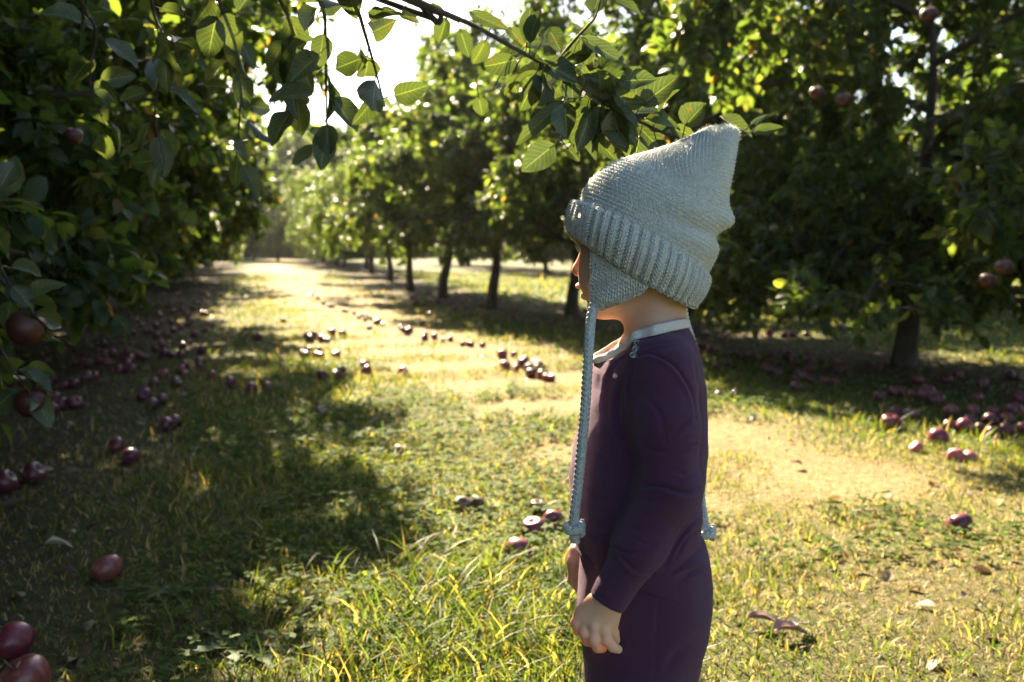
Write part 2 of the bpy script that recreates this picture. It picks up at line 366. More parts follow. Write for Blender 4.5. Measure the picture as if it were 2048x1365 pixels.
def m_knit(name, base=(.57, .615, .57), sw=.0067, sh=.0050, rib=False, wide=False):
    """stocking stitch: columns of V shaped stitches, uv in metres"""
    m, N, Lk, b, out = nt(name); tc = N.new('ShaderNodeTexCoord'); sp = N.new('ShaderNodeSeparateXYZ'); Lk.new(tc.outputs['UV'], sp.inputs[0])
    u = math_(N, Lk, 'MULTIPLY', sp.outputs[0], 1 / sw); v = math_(N, Lk, 'MULTIPLY', sp.outputs[1], 1 / sh)
    fu = math_(N, Lk, 'ABSOLUTE', math_(N, Lk, 'SUBTRACT', math_(N, Lk, 'FRACT', u), .5))       # 0 centre .. .5 edge of a column
    vv = math_(N, Lk, 'FRACT', math_(N, Lk, 'SUBTRACT', v, math_(N, Lk, 'MULTIPLY', fu, 1.6)))
    s1 = math_(N, Lk, 'SINE', math_(N, Lk, 'MULTIPLY', vv, math.pi))
    s2 = math_(N, Lk, 'SINE', math_(N, Lk, 'MULTIPLY', fu, 2 * math.pi))
    h = math_(N, Lk, 'MULTIPLY', math_(N, Lk, 'POWER', s1, .6), math_(N, Lk, 'POWER', math_(N, Lk, 'MAXIMUM', s2, .001), .5))
    fib = noise(N, Lk, 1500, 2, tc.outputs['Object']); blot = noise(N, Lk, 240, 2, tc.outputs['Object']); big = noise(N, Lk, 18, 2, tc.outputs['Object'])
    c = ramp(N, [(.25, tuple(x * y for x, y in zip(base, (.62, .66, .70)))), (.5, base), (.72, tuple(x * y for x, y in zip(base, (1.45, 1.32, 1.20))))]); Lk.new(math_(N, Lk, 'ADD', math_(N, Lk, 'MULTIPLY', blot.outputs[0], .7), math_(N, Lk, 'MULTIPLY', fib.outputs[0], .3)), c.inputs[0])
    cc = mixc(N, Lk, math_(N, Lk, 'MULTIPLY', big.outputs[0], .3), c.outputs[0], (.56, .54, .46))
    Lk.new(cc, b.inputs['Base Color']); b.inputs['Roughness'].default_value = .9; b.inputs['Specular IOR Level'].default_value = .1
    b.inputs['Sheen Weight'].default_value = .45; b.inputs['Sheen Roughness'].default_value = .45
    hh = math_(N, Lk, 'ADD', h, math_(N, Lk, 'MULTIPLY', fib.outputs[0], .25)); bump(N, Lk, hh, .9, .0022, b); return m
M['knit'] = m_knit('grey_green_knit')
M['rib'] = m_knit('ribbed_knit', (.55, .60, .56), .0055, .0044)
M['cord'] = m_knit('knitted_cord', (.47, .53, .51), .0105, .0062)
def m_ground():
    m, N, Lk, b, out = nt('orchard_ground'); tc = N.new('ShaderNodeTexCoord'); at = N.new('ShaderNodeAttribute'); at.attribute_name = 'zones'; sp = N.new('ShaderNodeSeparateColor'); Lk.new(at.outputs['Color'], sp.inputs[0])
    n1 = noise(N, Lk, 2.2, 5, tc.outputs['Object']); n2 = noise(N, Lk, 38, 5, tc.outputs['Object'], .7); n3 = noise(N, Lk, 160, 3, tc.outputs['Object'])
    g = ramp(N, [(.3, (.035, .055, .014)), (.5, (.075, .095, .022)), (.7, (.15, .14, .04))]); Lk.new(n2.outputs[0], g.inputs[0])
    d = ramp(N, [(.3, (.10, .065, .03)), (.5, (.30, .215, .095)), (.72, (.45, .345, .165))]); Lk.new(n2.outputs[0], d.inputs[0])
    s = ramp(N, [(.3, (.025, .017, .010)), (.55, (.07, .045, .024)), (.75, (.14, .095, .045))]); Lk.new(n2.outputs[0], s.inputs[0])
    f1 = math_(N, Lk, 'MULTIPLY', sp.outputs[0], math_(N, Lk, 'ADD', .55, math_(N, Lk, 'MULTIPLY', n1.outputs[0], .8)))
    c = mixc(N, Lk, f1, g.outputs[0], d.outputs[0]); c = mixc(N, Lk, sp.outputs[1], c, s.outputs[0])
    c = mixc(N, Lk, math_(N, Lk, 'MULTIPLY', n3.outputs[0], .35), c, (.05, .04, .015)); Lk.new(c, b.inputs['Base Color']); b.inputs['Roughness'].default_value = .9; b.inputs['Specular IOR Level'].default_value = .2
    bump(N, Lk, math_(N, Lk, 'ADD', n2.outputs[0], math_(N, Lk, 'MULTIPLY', n3.outputs[0], .5)), .9, .03, b); return m
M['ground'] = m_ground()

# ------------------------------------------------------------------ the lie of the orchard
ROW_R = ([2.0, 3.5, 7.0, 12.4, 13.5, 16, 18.8, 23.8, 29.6, 35, 45, 60], [4.8, 4.2, 2.76, .74, -.1, -1.1, -1.9, -2.93, -4.2, -5.6, -8.0, -11.6])
def row_r(Y): return np.interp(Y, *ROW_R)
def row_l(Y): return -1.9 - .27 * np.asarray(Y)
def path_x(Y): return np.interp(Y, [1.5, 3.5, 7.45, 11.5, 17, 30, 60], [1.6, .95, -.40, -1.75, -3.3, -6.6, -14])
def fnoise(x, y, s=1.0, seed=0):
    r = np.random.default_rng(seed); v = 0
    for k in range(6):
        a, b, c = r.normal(0, 1, 3); f = s * (0.6 + .5 * k)
        v = v + np.sin(f * (a * x + b * y) + 6.28 * c) / (1 + .35 * k)
    return v / 3.0
def hgt(x, y): return .012 * fnoise(x, y, 1.2, 3) + .006 * fnoise(x, y, 4.0, 8)
def dryness(x, y):
    d = np.abs(x - path_x(y)); w = .95 + .22 * fnoise(x, y, 1.5, 5)
    v = np.clip(1.45 - d / w, 0, 1) * np.clip(.80 + .40 * fnoise(x, y, 3.1, 13) + .25 * fnoise(x, y, 9, 14), 0.12, 1)
    v = np.maximum(v, .45 * np.clip(fnoise(x, y, 1.9, 21) - .62, 0, 1) * 2)
    v = v * np.interp(y, [1.8, 2.5, 3.3], [.22, .45, 1.0])
    return np.clip(v, 0, 1)
def soil_and_shade(x, y):
    v = 0
    for f, hw in ((lambda q: row_l(q) + .35, 1.25), (row_r, .75), (lambda q: row_l(q) - 5.5, 1.0), (lambda q: row_r(q) + 5.6, .7), (lambda q: row_r(q) + 11.2, .7)):  # bare strips under the rows; left one also widened to darken that side
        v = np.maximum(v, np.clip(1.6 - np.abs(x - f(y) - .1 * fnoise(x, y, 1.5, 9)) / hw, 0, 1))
    return np.maximum(v, .5 * np.exp(-((x - 1.2) / .8) ** 2 - ((y - 2.0) / .7) ** 2))  # lower right patch: darker ground and thinner grass standing in for half shade

def build_ground():
    a = np.sinh(np.linspace(-1, 1, 241) * 6.2) / np.sinh(6.2) * 260
    b = np.concatenate([-np.sinh(np.linspace(1, .02, 60) * 5) / np.sinh(5) * 60, np.sinh(np.linspace(0, 1, 260) * 5.6) / np.sinh(5.6) * 420])
    X, Y = np.meshgrid(a, b, indexing='ij'); Z = np.where(np.hypot(X, Y) < 60, hgt(X, Y), 0)
    nx, ny = X.shape; i = np.arange(nx - 1)[:, None]; j = np.arange(ny - 1)[None]
    q = np.stack([i * ny + j, (i + 1) * ny + j, (i + 1) * ny + j + 1, i * ny + j + 1], -1).reshape(-1, 4)
    me = mesh_np('ground', np.stack([X, Y, Z], -1).reshape(-1, 3), q)
    col = np.zeros((nx * ny, 4), np.float32); col[:, 0] = dryness(X, Y).ravel(); col[:, 1] = soil_and_shade(X, Y).ravel(); col[:, 3] = 1
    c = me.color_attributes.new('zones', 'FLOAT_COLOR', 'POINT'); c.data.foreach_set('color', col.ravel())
    tag(link('ground', me, M['ground']), kind='structure')
build_ground()

# ------------------------------------------------------------------ apple trees
def rand_perp(d, rng):
    r = rng.normal(0, 1, 3); r -= d * (r @ d); return r / np.linalg.norm(r)
def grow(p, d, length, n, rng, wob, grav, lift=0):
    pts = [p]; d = d / np.linalg.norm(d)
    for k in range(n):
        d = d + rng.normal(0, wob, 3) + np.array([0, 0, lift - grav * (k + 1) / n]); d /= np.linalg.norm(d); p = p + d * (length / n); pts.append(p)
    return np.array(pts)
def make_tree(seed, H=5.5, R=2.35, twigs_per=9, lpt=27, low=.72, lsize=.084, droop=.2, nl=0, skirt=0, low2=.4, edge=((0, 2.4), (6, 2.4))):
    rng = np.random.default_rng(seed); wood = MB(); tw = []
    lean = rng.normal(0, .03, 2)
    trunk = grow(np.zeros(3) + [0, 0, -.08], np.array([lean[0], lean[1], 1.0]), H * .8, 12, rng, .10, 0, .04)
    tr = np.interp(np.linspace(0, 1, 13), [0, .04, .12, .24, .36, .6, 1], [.108, .083, .070, .064, .038, .02, .009]) * (1 + .06 * rng.normal(0, 1, 13))
    wood.add(*tube(catmull(trunk, 30), np.interp(np.linspace(0, 1, 30), np.linspace(0, 1, 13), tr), 12))
    limbs = []; na = nl or (15 if droop > .25 else 11); az0 = rng.uniform(0, 6.28)
    for k in range(na):
        t = .22 + .58 * k / na + rng.uniform(-.02, .02); base = catmull(trunk, 60)[int(t * 59)]
        az = az0 + k * 2.4 + rng.normal(0, .25); L = R * ((.98 - .40 * k / na) if droop < .25 else (.86 + .30 * k / na)) * rng.uniform(.88, 1.1); el = (.22 + .38 * k / na) if droop > .25 else .45 + .4 * k / na
        d = np.array([math.cos(az) * math.cos(el), math.sin(az) * math.cos(el), math.sin(el)])
        pts = grow(base, d, L, 8, rng, .12, droop * (1.35 if droop > .25 and k < 5 else 1)); out = np.hypot(pts[:, 0], pts[:, 1]) > np.interp(pts[:, 2], *zip(*edge)) * .92; e_ = max(4, int(out.argmax())) if out.any() else len(pts); limbs.append((pts[:e_], (.036 - .017 * k / na)))
    limbs.append((trunk[6:], .03))
    rng0 = rng; jobs = [(p_, r_, rng, low) for p_, r_ in limbs]; r2 = np.random.default_rng(seed + 100)
    for k in range(skirt):                                              # low drooping limbs
        b_ = catmull(trunk, 60)[int((.15 + .012 * (k % 3)) * 59)]; az = az0 + .8 + k * 6.283 / skirt + r2.normal(0, .2); pts = grow(b_, np.array([math.cos(az), math.sin(az), .28]), r2.uniform(1.5, 2.0), 8, r2, .12, .20); e_ = pts[:, 2] < low2 * 1.15; pts = pts[:max(4, int(e_[2:].argmax()) + 2)] if e_[2:].any() else pts; jobs.append((pts, .022, r2, low2))
    for pts, r, rng, low in jobs:
        c = catmull(pts, 18)
        if pts is not limbs[-1][0]: wood.add(*tube(c, np.linspace(r, r * .25, 18), 7))
        for s in range(12):
            t = .06 + .94 * (s + rng.uniform(0, .8)) / 12; t = min(t, 1); i = min(int(t * 17), 16); b = c[i]; d0 = c[i + 1] - c[i]; d0 /= np.linalg.norm(d0)
            d = d0 * .55 + rand_perp(d0, rng) * .9 + np.array([0, 0, rng.uniform(-.35, .35)]); L = rng.uniform(.4, .85) * (1.15 - .5 * t) * R / 2.35
            sp = grow(b, d, L, 6, rng, .16, .22)
            if sp[-1][2] < low * .8: continue
            if math.hypot(sp[-1][0], sp[-1][1]) > np.interp(sp[-1][2], *zip(*edge)) * 1.05: sp = b + (sp - b) * .55
            cs = catmull(sp, 9); wood.add(*tube(cs, np.linspace(.013, .004, 9), 5, cap=False))
            for q in range(twigs_per):
                u = .1 + .9 * (q + rng.uniform(0, 1)) / twigs_per; j = min(int(u * 8), 7); dd = cs[j + 1] - cs[j]; dd /= np.linalg.norm(dd)
                e = dd * .6 + rand_perp(dd, rng) + np.array([0, 0, rng.uniform(-.5, .25)]); tp = grow(cs[j], e, rng.uniform(.18, .42), 4, rng, .18, .25)
                if tp[:, 2].min() < low * rng.uniform(.7, 1.3) or math.hypot(tp[2][0], tp[2][1]) > np.interp(tp[2][2], *zip(*edge)) * rng.uniform(.86, 1.06): continue
                tw.append(tp)
                if q % 2 == 0: wood.add(*tube(tp, np.linspace(.004, .0016, 5), 3, cap=False))
    rng = rng0; tw = np.array(tw); n = len(tw) * lpt; ti = np.repeat(np.arange(len(tw)), lpt); u = rng.uniform(.05, 1, n) * 4; i = np.minimum(u.astype(int), 3); f = (u - i)[:, None]
    pos = tw[ti, i] * (1 - f) + tw[ti, i + 1] * f; ax = tw[ti, i + 1] - tw[ti, i]; ax /= np.linalg.norm(ax, axis=1)[:, None]
    pr = rng.normal(0, 1, (n, 3)); d = ax * .5 + pr * .75 + np.array([0, 0, -.35]); d /= np.linalg.norm(d, axis=1)[:, None]
    nr = np.array([0, 0, 1.0]) + rng.normal(0, .55, (n, 3)); L = lsize * rng.uniform(.6, 1.2, n)
    v, fc = leaves(pos + d * .02, d, nr, L, L * rng.uniform(.52, .68, n), .28, .25, rng)
    return wood.mesh('apple_tree_wood'), mesh_np('apple_tree_leaves', v, fc), tw
TREES = [make_tree(11, low=.36, droop=.30, lpt=24, nl=13, skirt=6, low2=.34, R=2.6, edge=((0, 1.7), (1, 2.2), (2.4, 2.5), (6, 2.6))), make_tree(23, low=.68, droop=.26, lpt=36, twigs_per=10, skirt=6, low2=.50, R=2.9, edge=((0, 1.6), (1.6, 1.95), (2.1, 2.25), (2.7, 2.7), (6, 2.65))), make_tree(37, low=.80, droop=.16, lpt=23, H=5.2)]
def plant(x, y, kind, rz, sc, label, group, sz=None):
    r = empty('apple_tree', (x, y, hgt(x, y) if y < 40 else 0), label, 'apple tree', group)
    r.rotation_euler = (0, 0, rz); r.scale = (sc, sc, sz or sc)
    w, l, _ = TREES[kind]; link('trunk', w, M['bark'], r); link('crown', l, M['leaf'], r); return r
rs = random.Random(4)
def rr(): return rs.uniform(0, 6.28), rs.uniform(.93, 1.06)
GL, GR = 'apple trees in the shaded row beside the alley', 'apple trees in the row behind the child'
GF, GB = 'far apple trees along the alley', 'apple trees in the rows beyond'
left = [(1.0, 'nearest apple tree at the dark side, its big soft leaves reaching closest to the camera'),
        (3.9, 'apple tree in deep shade whose low crown hangs over the nearest fallen apples'),
        (6.7, 'apple tree with drooping sprays of leaves over the shaded edge of the sunny path'),
        (8.9, 'shaded apple tree behind the sunlit patch of fallen apples'),
        (11.0, 'apple tree with the thickest dark trunk visible behind the pile of apples in shade'),
        (13.4, 'apple tree with the second dark trunk behind the pile of apples in shade'),
        (17.0, 'apple tree with a thin dark trunk third behind the shaded pile of apples'),
        (20.0, 'apple tree with a thin dark trunk fourth behind the shaded pile of apples')]
LX = {1.0: -3.0, 3.9: -3.05, 6.7: -3.65, 8.9: -4.15, 11.0: -4.9, 13.4: -5.53, 17.0: -6.6, 20.0: -7.3}
LT = []
FIT = {1.0: (-3.098, 1.465, 3.073, 1.239), 3.9: (-2.753, 3.371, 4.56, .92), 6.7: (-3.544, 6.932, 3.935, .953), 8.9: (-4.827, 9.007, 1.626, 1.199), 11.0: (-4.519, 10.553, .582, 1.041)}
for k, (Y, lab) in enumerate(left):
    a, s = rr(); x, y = LX.get(Y, float(row_l(Y))), Y
    if Y in FIT: x, y, a, s = FIT[Y]
    LT.append(plant(x, y, 1 if Y < 10 else 2 - (k % 2), a, s, lab, GL))
for Y in (23, 26, 29.5, 33, 37, 41, 46):
    a, s = rr(); plant(float(row_l(Y)), Y, rs.randrange(3), a, s, 'distant leafy apple tree along the shaded side of the alley end', GF)
right = [(1.75, 9.7, 'apple tree hidden mostly behind the pointed hat, between the large tree and the nose'), (2.76, 7.0, 'large apple tree behind the hat with a dark trunk above the scattered red apples'),
         (.74, 12.4, 'apple tree whose trunk stands just in front of the child\'s nose'),
         (-.28, 13.5, 'apple tree with low sprays round its trunk, next in line from the child\'s face'),
         (-1.1, 16.0, 'apple tree with the widest bare trunk on the sunny side of the alley'),
         (-1.9, 18.8, 'apple tree with a straight bare trunk, between the widest trunk and the thinner ones'),
         (-2.93, 23.8, 'apple tree with a slim bare trunk, third bare trunk along the sunny side'),
         (-4.2, 29.6, 'apple tree with a slim bare trunk, fourth bare trunk along the sunny side'),
         (-5.1, 35.0, 'apple tree with the farthest bare trunk along the sunny side')]
for k, (x, Y, lab) in enumerate(right):
    a, s = rr(); plant(x, Y, 0 if k == 1 else 2, a, s, lab, GR)
for Y in (39, 43, 48, 53):
    a, s = rr(); plant(float(row_r(Y)), Y, rs.randrange(3), a, s, 'distant leafy apple tree along the sunny side of the alley end', GF)
for x, Y in ((-9.5, 50), (-12.2, 52), (-14.5, 56), (-11, 58), (-17, 60)):
    a, s = rr(); plant(x, Y, rs.randrange(3), a, s, 'distant apple tree closing off the end of the alley', GF)
for x, Y, lab in ((5.3, 3.6, 'apple tree at the frame edge shading the grass by the lone dark apple'), (3.7, 13.5, 'apple tree with a dark trunk standing in sunlit grass behind the knitted cuff'), (6.7, 13.5, 'apple tree with a dark trunk in sunlit grass farthest from the alley'),
                  (5.2, 16.6, 'apple tree with a thin trunk set back behind the one near the knitted cuff'), (9.4, 12.0, 'apple tree standing behind the large tree at the outer edge')):
    a, s = rr(); plant(x, Y, rs.randrange(3), a, s, lab, GB)
for f, off, ys in ((row_r, 5.6, (21, 25, 30, 36, 43)), (row_r, 11.2, (17, 21, 25, 30, 36, 43)), (row_r, 17, (20, 27, 34, 42)), (row_l, -5.5, (7, 10, 13, 16.5, 20, 24, 29, 35)), (row_l, -11, (14, 18, 23, 29))):
    for Y in ys:
        a, s = rr(); plant(float(f(Y)) + off + rs.uniform(-.4, .4), Y + rs.uniform(-.5, .5), rs.randrange(3), a, s,
                           'apple tree in a background row beyond the sunny row' if off > 0 else 'apple tree in a background row behind the shaded row', GB)

for x, Y in ((-2.6, -1.6), (-5.4, 2.4), (-5.6, -.5), (-4.6, -3.5), (-8, 1), (-8, 4), (5.6, .6)):  # unseen trees, added to keep sky light off the dark side
    a, s = rr(); plant(x, Y, 1, a, s * 1.05, 'apple tree added outside the frame around the camera to cut sky light', GB)
def build_woods():
    rng = np.random.default_rng(17); n = 60000; ang = rng.uniform(-.95, .75, n); ang += .02 * np.sin(40 * ang); rad = 78 + rng.uniform(-3, 6, n) + 4 * np.sin(9 * ang)
    top = 7 + 1.6 * np.sin(23 * ang) + 1.3 * np.sin(61 * ang + 1) + .8 * np.sin(140 * ang); z = top * rng.uniform(0, 1, n) ** .8
    pos = np.stack([np.sin(ang) * rad, np.cos(ang) * rad, z], -1); d = rng.normal(0, 1, (n, 3)); nr = rng.normal(0, .8, (n, 3)) + [0, 0, 1]
    v, f = leaves(pos, d, nr, rng.uniform(.5, 1.1, n), rng.uniform(.35, .7, n), .3, .3, rng)
    tag(link('far_woods', mesh_np('far_woods', v, f), M['leaf']), 'distant belt of trees closing the view beyond the orchard', 'woods', kind='stuff')
build_woods()

# ------------------------------------------------------------------ grass, clover, litter
def scatter(rng, n, y0, y1, margin=.7):
    y = np.sqrt(rng.uniform(y0 ** 2, y1 ** 2, n)); hw = .55 * y + margin; x = rng.uniform(-1, 1, n) * hw; return x, y
CHILD_XY = (.168, 1.30)
def build_grass():
    rng = np.random.default_rng(5); V = []; F4 = []; F3 = []; DV = []; D4 = []; D3 = []; n0 = d0 = 0
    for y0, y1, n, hs, ws in ((1.5, 2.6, 46000, 1.0, 1.0), (2.6, 4.2, 62000, 1.0, 1.25), (4.2, 7.5, 60000, 1.0, 1.9), (7.5, 14, 60000, 1.05, 3.2), (14, 30, 45000, 1.3, 6.5)):
        x, y = scatter(rng, n, y0, y1); dr = dryness(x, y); so = soil_and_shade(x, y); cl = fnoise(x, y, 3.2, 31) + .5 * fnoise(x, y, 9, 32)
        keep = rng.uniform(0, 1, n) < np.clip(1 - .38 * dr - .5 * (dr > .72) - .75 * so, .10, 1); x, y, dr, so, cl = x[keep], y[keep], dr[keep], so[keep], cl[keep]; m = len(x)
        h = (.028 + .026 * np.clip(cl + .5, 0, 2)) * rng.uniform(.5, 1.6, m) * hs * (1 - .45 * dr) * (1 - .3 * so); tall = rng.uniform(0, 1, m) < .03; h = np.where(tall & (dr < .4), h * 2.1, h)
        w = rng.uniform(.0022, .0048, m) * ws * np.where(tall, 1.3, 1); a = rng.uniform(0, 6.28, m) + .8 * cl
        d = np.stack([np.cos(a), np.sin(a), 0 * a], -1); bend = rng.uniform(.15, 1.25, m)
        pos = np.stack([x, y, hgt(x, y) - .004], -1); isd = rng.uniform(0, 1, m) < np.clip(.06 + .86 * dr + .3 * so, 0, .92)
        for sel, (VV, A4, A3) in ((~isd, (V, F4, F3)), (isd, (DV, D4, D3))):
            v, (q, t) = blades(pos[sel], d[sel], h[sel] * np.where(sel[sel] & isd[sel], .75, 1), w[sel], bend[sel], rng); o = sum(len(k) for k in VV); VV.append(v); A4.append(q + o); A3.append(t + o)
    # long arching blades beside the legs
    x = rng.uniform(-.35, .35, 1500); y = rng.uniform(1.6, 2.6, 1500); a = rng.uniform(0, 6.28, 1500); d = np.stack([np.cos(a), np.sin(a), 0 * a], -1)
    keep = fnoise(x, y, 4, 77) > -.1; x, y, d = x[keep], y[keep], d[keep]; m = len(x)
    v, (q, t) = blades(np.stack([x, y, hgt(x, y)], -1), d, rng.uniform(.07, .16, m), rng.uniform(.0035, .006, m), rng.uniform(.4, 1.2, m), rng); o = sum(len(k) for k in V); V.append(v); F4.append(q + o); F3.append(t + o)
    tag(link('grass', mesh_np('grass', np.concatenate(V), [np.concatenate(F4), np.concatenate(F3)]), M['grass']), 'green orchard grass growing over the alley and under the trees', 'grass', kind='stuff')
    tag(link('dry_grass', mesh_np('dry_grass', np.concatenate(DV), [np.concatenate(D4), np.concatenate(D3)]), M['dry']), 'straw coloured dry grass matted along the worn path', 'grass', kind='stuff')
    # clover
    n = 26000; x, y = scatter(rng, n, 1.7, 7.0, .2); c = fnoise(x, y, 1.6, 41) + .35 * fnoise(x, y, 6, 42) + 1.1 * np.exp(-((x + .15) / .55) ** 2 - ((y - 3.9) / 1.3) ** 2)
    k = (c > .28) & (dryness(x, y) < .75) & (soil_and_shade(x, y) < .6); x, y = x[k], y[k]; n = len(x); z = hgt(x, y) + rng.uniform(.015, .05, n)
    P0 = np.repeat(np.stack([x, y, z], -1), 3, 0); a = np.repeat(rng.uniform(0, 6.28, n), 3) + np.tile([0, 2.09, 4.19], n) + rng.normal(0, .15, 3 * n)
    d = np.stack([np.cos(a), np.sin(a), rng.uniform(-.2, .35, 3 * n)], -1); nr = np.array([0, 0, 1.0]) + rng.normal(0, .25, (3 * n, 3)); L = rng.uniform(.011, .019, 3 * n) * np.repeat(np.interp(y, [2, 7], [.95, 1.35]), 3)
    v, f = leaves(P0, d, nr, L, L * .95, .2, .15, rng); tag(link('clover', mesh_np('clover', v, f), M['clover']), 'low round leaved clover covering the sunlit grass', 'clover', kind='stuff')
    # dead leaf crumbs on the bare strips
    n = 9000; x, y = scatter(rng, n, 1.7, 20, .6); k = rng.uniform(0, 1, n) < np.clip(.10 + soil_and_shade(x, y), 0, 1); x, y = x[k], y[k]; n = len(x); a = rng.uniform(0, 6.28, n)
    d = np.stack([np.cos(a), np.sin(a), rng.normal(0, .2, n)], -1); nr = np.array([0, 0, 1.0]) + rng.normal(0, .4, (n, 3)); L = rng.uniform(.02, .06, n)
    v, f = leaves(np.stack([x, y, hgt(x, y) + .012], -1), d, nr, L, L * .55, .5, .4, rng); tag(link('leaf_litter', mesh_np('leaf_litter', v, f), M['litter']), 'crumbled dead leaves littering the bare strips under the trees', 'leaf litter', kind='stuff')
build_grass()

# ------------------------------------------------------------------ apples
def apple_mesh(seed, seg=22, rings=14):
    rng = np.random.default_rng(seed); ph = np.linspace(0, np.pi, rings + 1); V = []
    th = np.linspace(0, 2 * np.pi, seg, endpoint=False); lob = 1 + .025 * np.cos(5 * th + rng.uniform(0, 6)) ; sk = rng.normal(0, .04, 2)
    for p in ph:
        r = math.sin(p) ** .86 * (1 + .10 * math.cos(p)); z = .90 * math.cos(p) - .30 * math.exp(-(p / .27) ** 2) + .20 * math.exp(-((np.pi - p) / .26) ** 2)
        l = 1 + (lob - 1) * (1.8 if p > 1.8 else .7); V.append(np.stack([r * l * np.cos(th) + sk[0] * z, r * l * np.sin(th) + sk[1] * z, np.full(seg, z)], -1))
    V = np.concatenate(V) * .0385; i = np.arange(rings)[:, None]; j = np.arange(seg)[None]; j2 = (j + 1) % seg
    q = np.stack([i * seg + j, (i + 1) * seg + j, (i + 1) * seg + j2, i * seg + j2], -1).reshape(-1, 4); return V, q
A_ME = []
for k in range(4):
    v, q = apple_mesh(k); A_ME.append(mesh_np('apple', v, q))
A_SM = []
for k in range(2):
    v, q = apple_mesh(k + 9, 12, 8); A_SM.append(mesh_np('apple', v, q))
sv, sf, su = tube(catmull([(0, 0, .017), (.001, .001, .03), (.005, .002, .044)], 6), np.linspace(.0013, .002, 6), 5)
STEM = mesh_np('stem', sv, sf)
A_W = A_ME[0].copy(); A_W.materials.append(M['apple_warm']); A_R = A_ME[1].copy(); A_R.materials.append(M['rot']); A_P = A_ME[2].copy(); A_P.materials.append(M['pulp'])
ra = random.Random(12)
def apple(px, py, label, group=None, size=1.0, me=None, sink=.24, detail=True, tilt=None):
    r = .0385 * size; p = G(px, py, r * (1 - sink)); p[2] = hgt(p[0], p[1]) + r * .9 * (1 - sink)
    me = me or (ra.choice(A_ME) if detail else ra.choice(A_SM)); o = link('apple', me, M['apple'])
    o.location = p; o.scale = (size,) * 3; o.rotation_euler = tilt or (ra.uniform(-1.3, 1.3), ra.uniform(-1.3, 1.3), ra.uniform(0, 6.28)); tag(o, label, 'apple', group)
    if detail and me is not A_P: link('stem', STEM, M['stem'], o)
    return o
GA = 'fallen apples'
for px, py, size, lab, kw in (
    (50, 1352, 1.28, 'large plum red apple cut off by the bottom corner of the frame', {}), (30, 1275, 1.12, 'plum red apple just above the one in the bottom corner', {}),
    (215, 1138, 1.05, 'dark bruised apple sunk in shaded grass above the two corner apples', {'sink': .4}),
    (232, 887, 1.0, 'red apple behind its twin, alone in the shaded grass below the pile', {}), (260, 910, 1.0, 'round red apple in front of its twin, alone in the shaded grass below the pile', {}),
    (66, 944, 1.15, 'red apple beside the one half out of the frame at the dark edge', {}), (8, 962, 1.2, 'red apple half out of the frame at the dark edge', {}),
    (1035, 1100, 1.05, 'largest of the four pinkish apples before the child, nearest the camera', {}),
    (1067, 1056, 1.0, 'pinkish apple with its dimple turned up, beside the hanging cord', {'tilt': (.2, -.15, 0)}), (1107, 1041, .95, 'pinkish apple touching the hanging cord in the picture', {}),
    (1076, 1013, .8, 'pale topped apple farthest back of the four before the child', {'sink': .3}),
    (1920, 1048, 1.0, 'lone glossy dark red apple in sunlit grass on its own', {}),
    (800, 905, .85, 'shrivelled brown apple lying by itself where shade meets sunlight', {'me': A_R}), (806, 746, 1.0, 'dark apple alone in the middle of the bright path', {}),
    (925, 1009, .8, 'rotten dark apple sunk in clover in front of the child', {'me': A_R, 'sink': .5}), (952, 1008, .8, 'black rotten apple touching a browner one in the clover', {'me': A_R, 'sink': .5}),
    (1833, 898, .8, 'small crushed pink apple alone in shaded grass', {'me': A_P, 'sink': .6}), (1912, 914, .95, 'crushed pink apple lying in shade, one of a touching pair', {'me': A_P, 'sink': .6}), (1940, 917, .9, 'broken pink apple piece behind its touching twin in shade', {'me': A_P, 'sink': .65}),
    (1975, 692, 1.25, 'single pale sunlit apple on the bright grass beyond the large tree', {}), (1877, 875, 1.15, 'red apple nearest the camera below the scatter under the large tree', {}),
    (1782, 846, 1.2, 'greyish mouldy apple in front of the scatter under the large tree', {}), (642, 824, .9, 'pale topped apple alone in half shaded grass', {}),
    (461, 765, 1.0, 'red apple nearest the pile of three strung out in the shaded grass', {}), (503, 777, 1.0, 'red apple between two others in the shaded grass', {}), (535, 776, 1.0, 'red apple farthest from the pile of three strung out in the shaded grass', {}),
    (332, 845, 1.0, 'red apple of a touching pair below the pile, the darker one', {}), (347, 840, 1.0, 'red apple of a touching pair below the pile, the rear one', {}),
    (304, 808, 1.0, 'red apple in front of another below the sunlit part of the pile', {}), (323, 798, 1.0, 'red apple behind another below the sunlit part of the pile', {}),
    (99, 818, 1.15, 'glinting apple in front of the sunlit trio near the dark edge', {}), (122, 808, 1.1, 'glinting apple behind the front one of the trio near the dark edge', {}), (109, 796, 1.0, 'rear apple of the glinting trio near the dark edge', {}), (149, 806, 1.1, 'dark apple beside the glinting trio near the dark edge', {}),
    ):
    apple(px, py, lab, GA, size, **kw)
def cluster(pts, label, detail=True, jit=0, size=1.0):
    for px, py in pts: apple(px + ra.uniform(-jit, jit), py + ra.uniform(-jit, jit) * .4, label, GA, size * ra.uniform(.74, 1.14), detail=detail)
z3 = [(360,395),(360,440),(600,400),(575,500),(515,520),(620,515),(480,505),(605,465),(655,460),(740,455),(810,470),(845,480),(905,435),(945,410),(1070,420),(960,460),(1000,465),(1060,470),(720,500),(755,495),(740,520),(725,550),(765,550),(690,555),
      (505,605),(550,600),(365,650),(430,640),(290,610),(215,605),(160,610),(130,620),(35,490),(260,505),(550,300),(520,310),(580,305)]
cluster([(x / 2.926, 550 + y / 2.926) for x, y in z3], 'dark red apple in the dense pile under the shaded row, partly touched by sun', size=1.02)
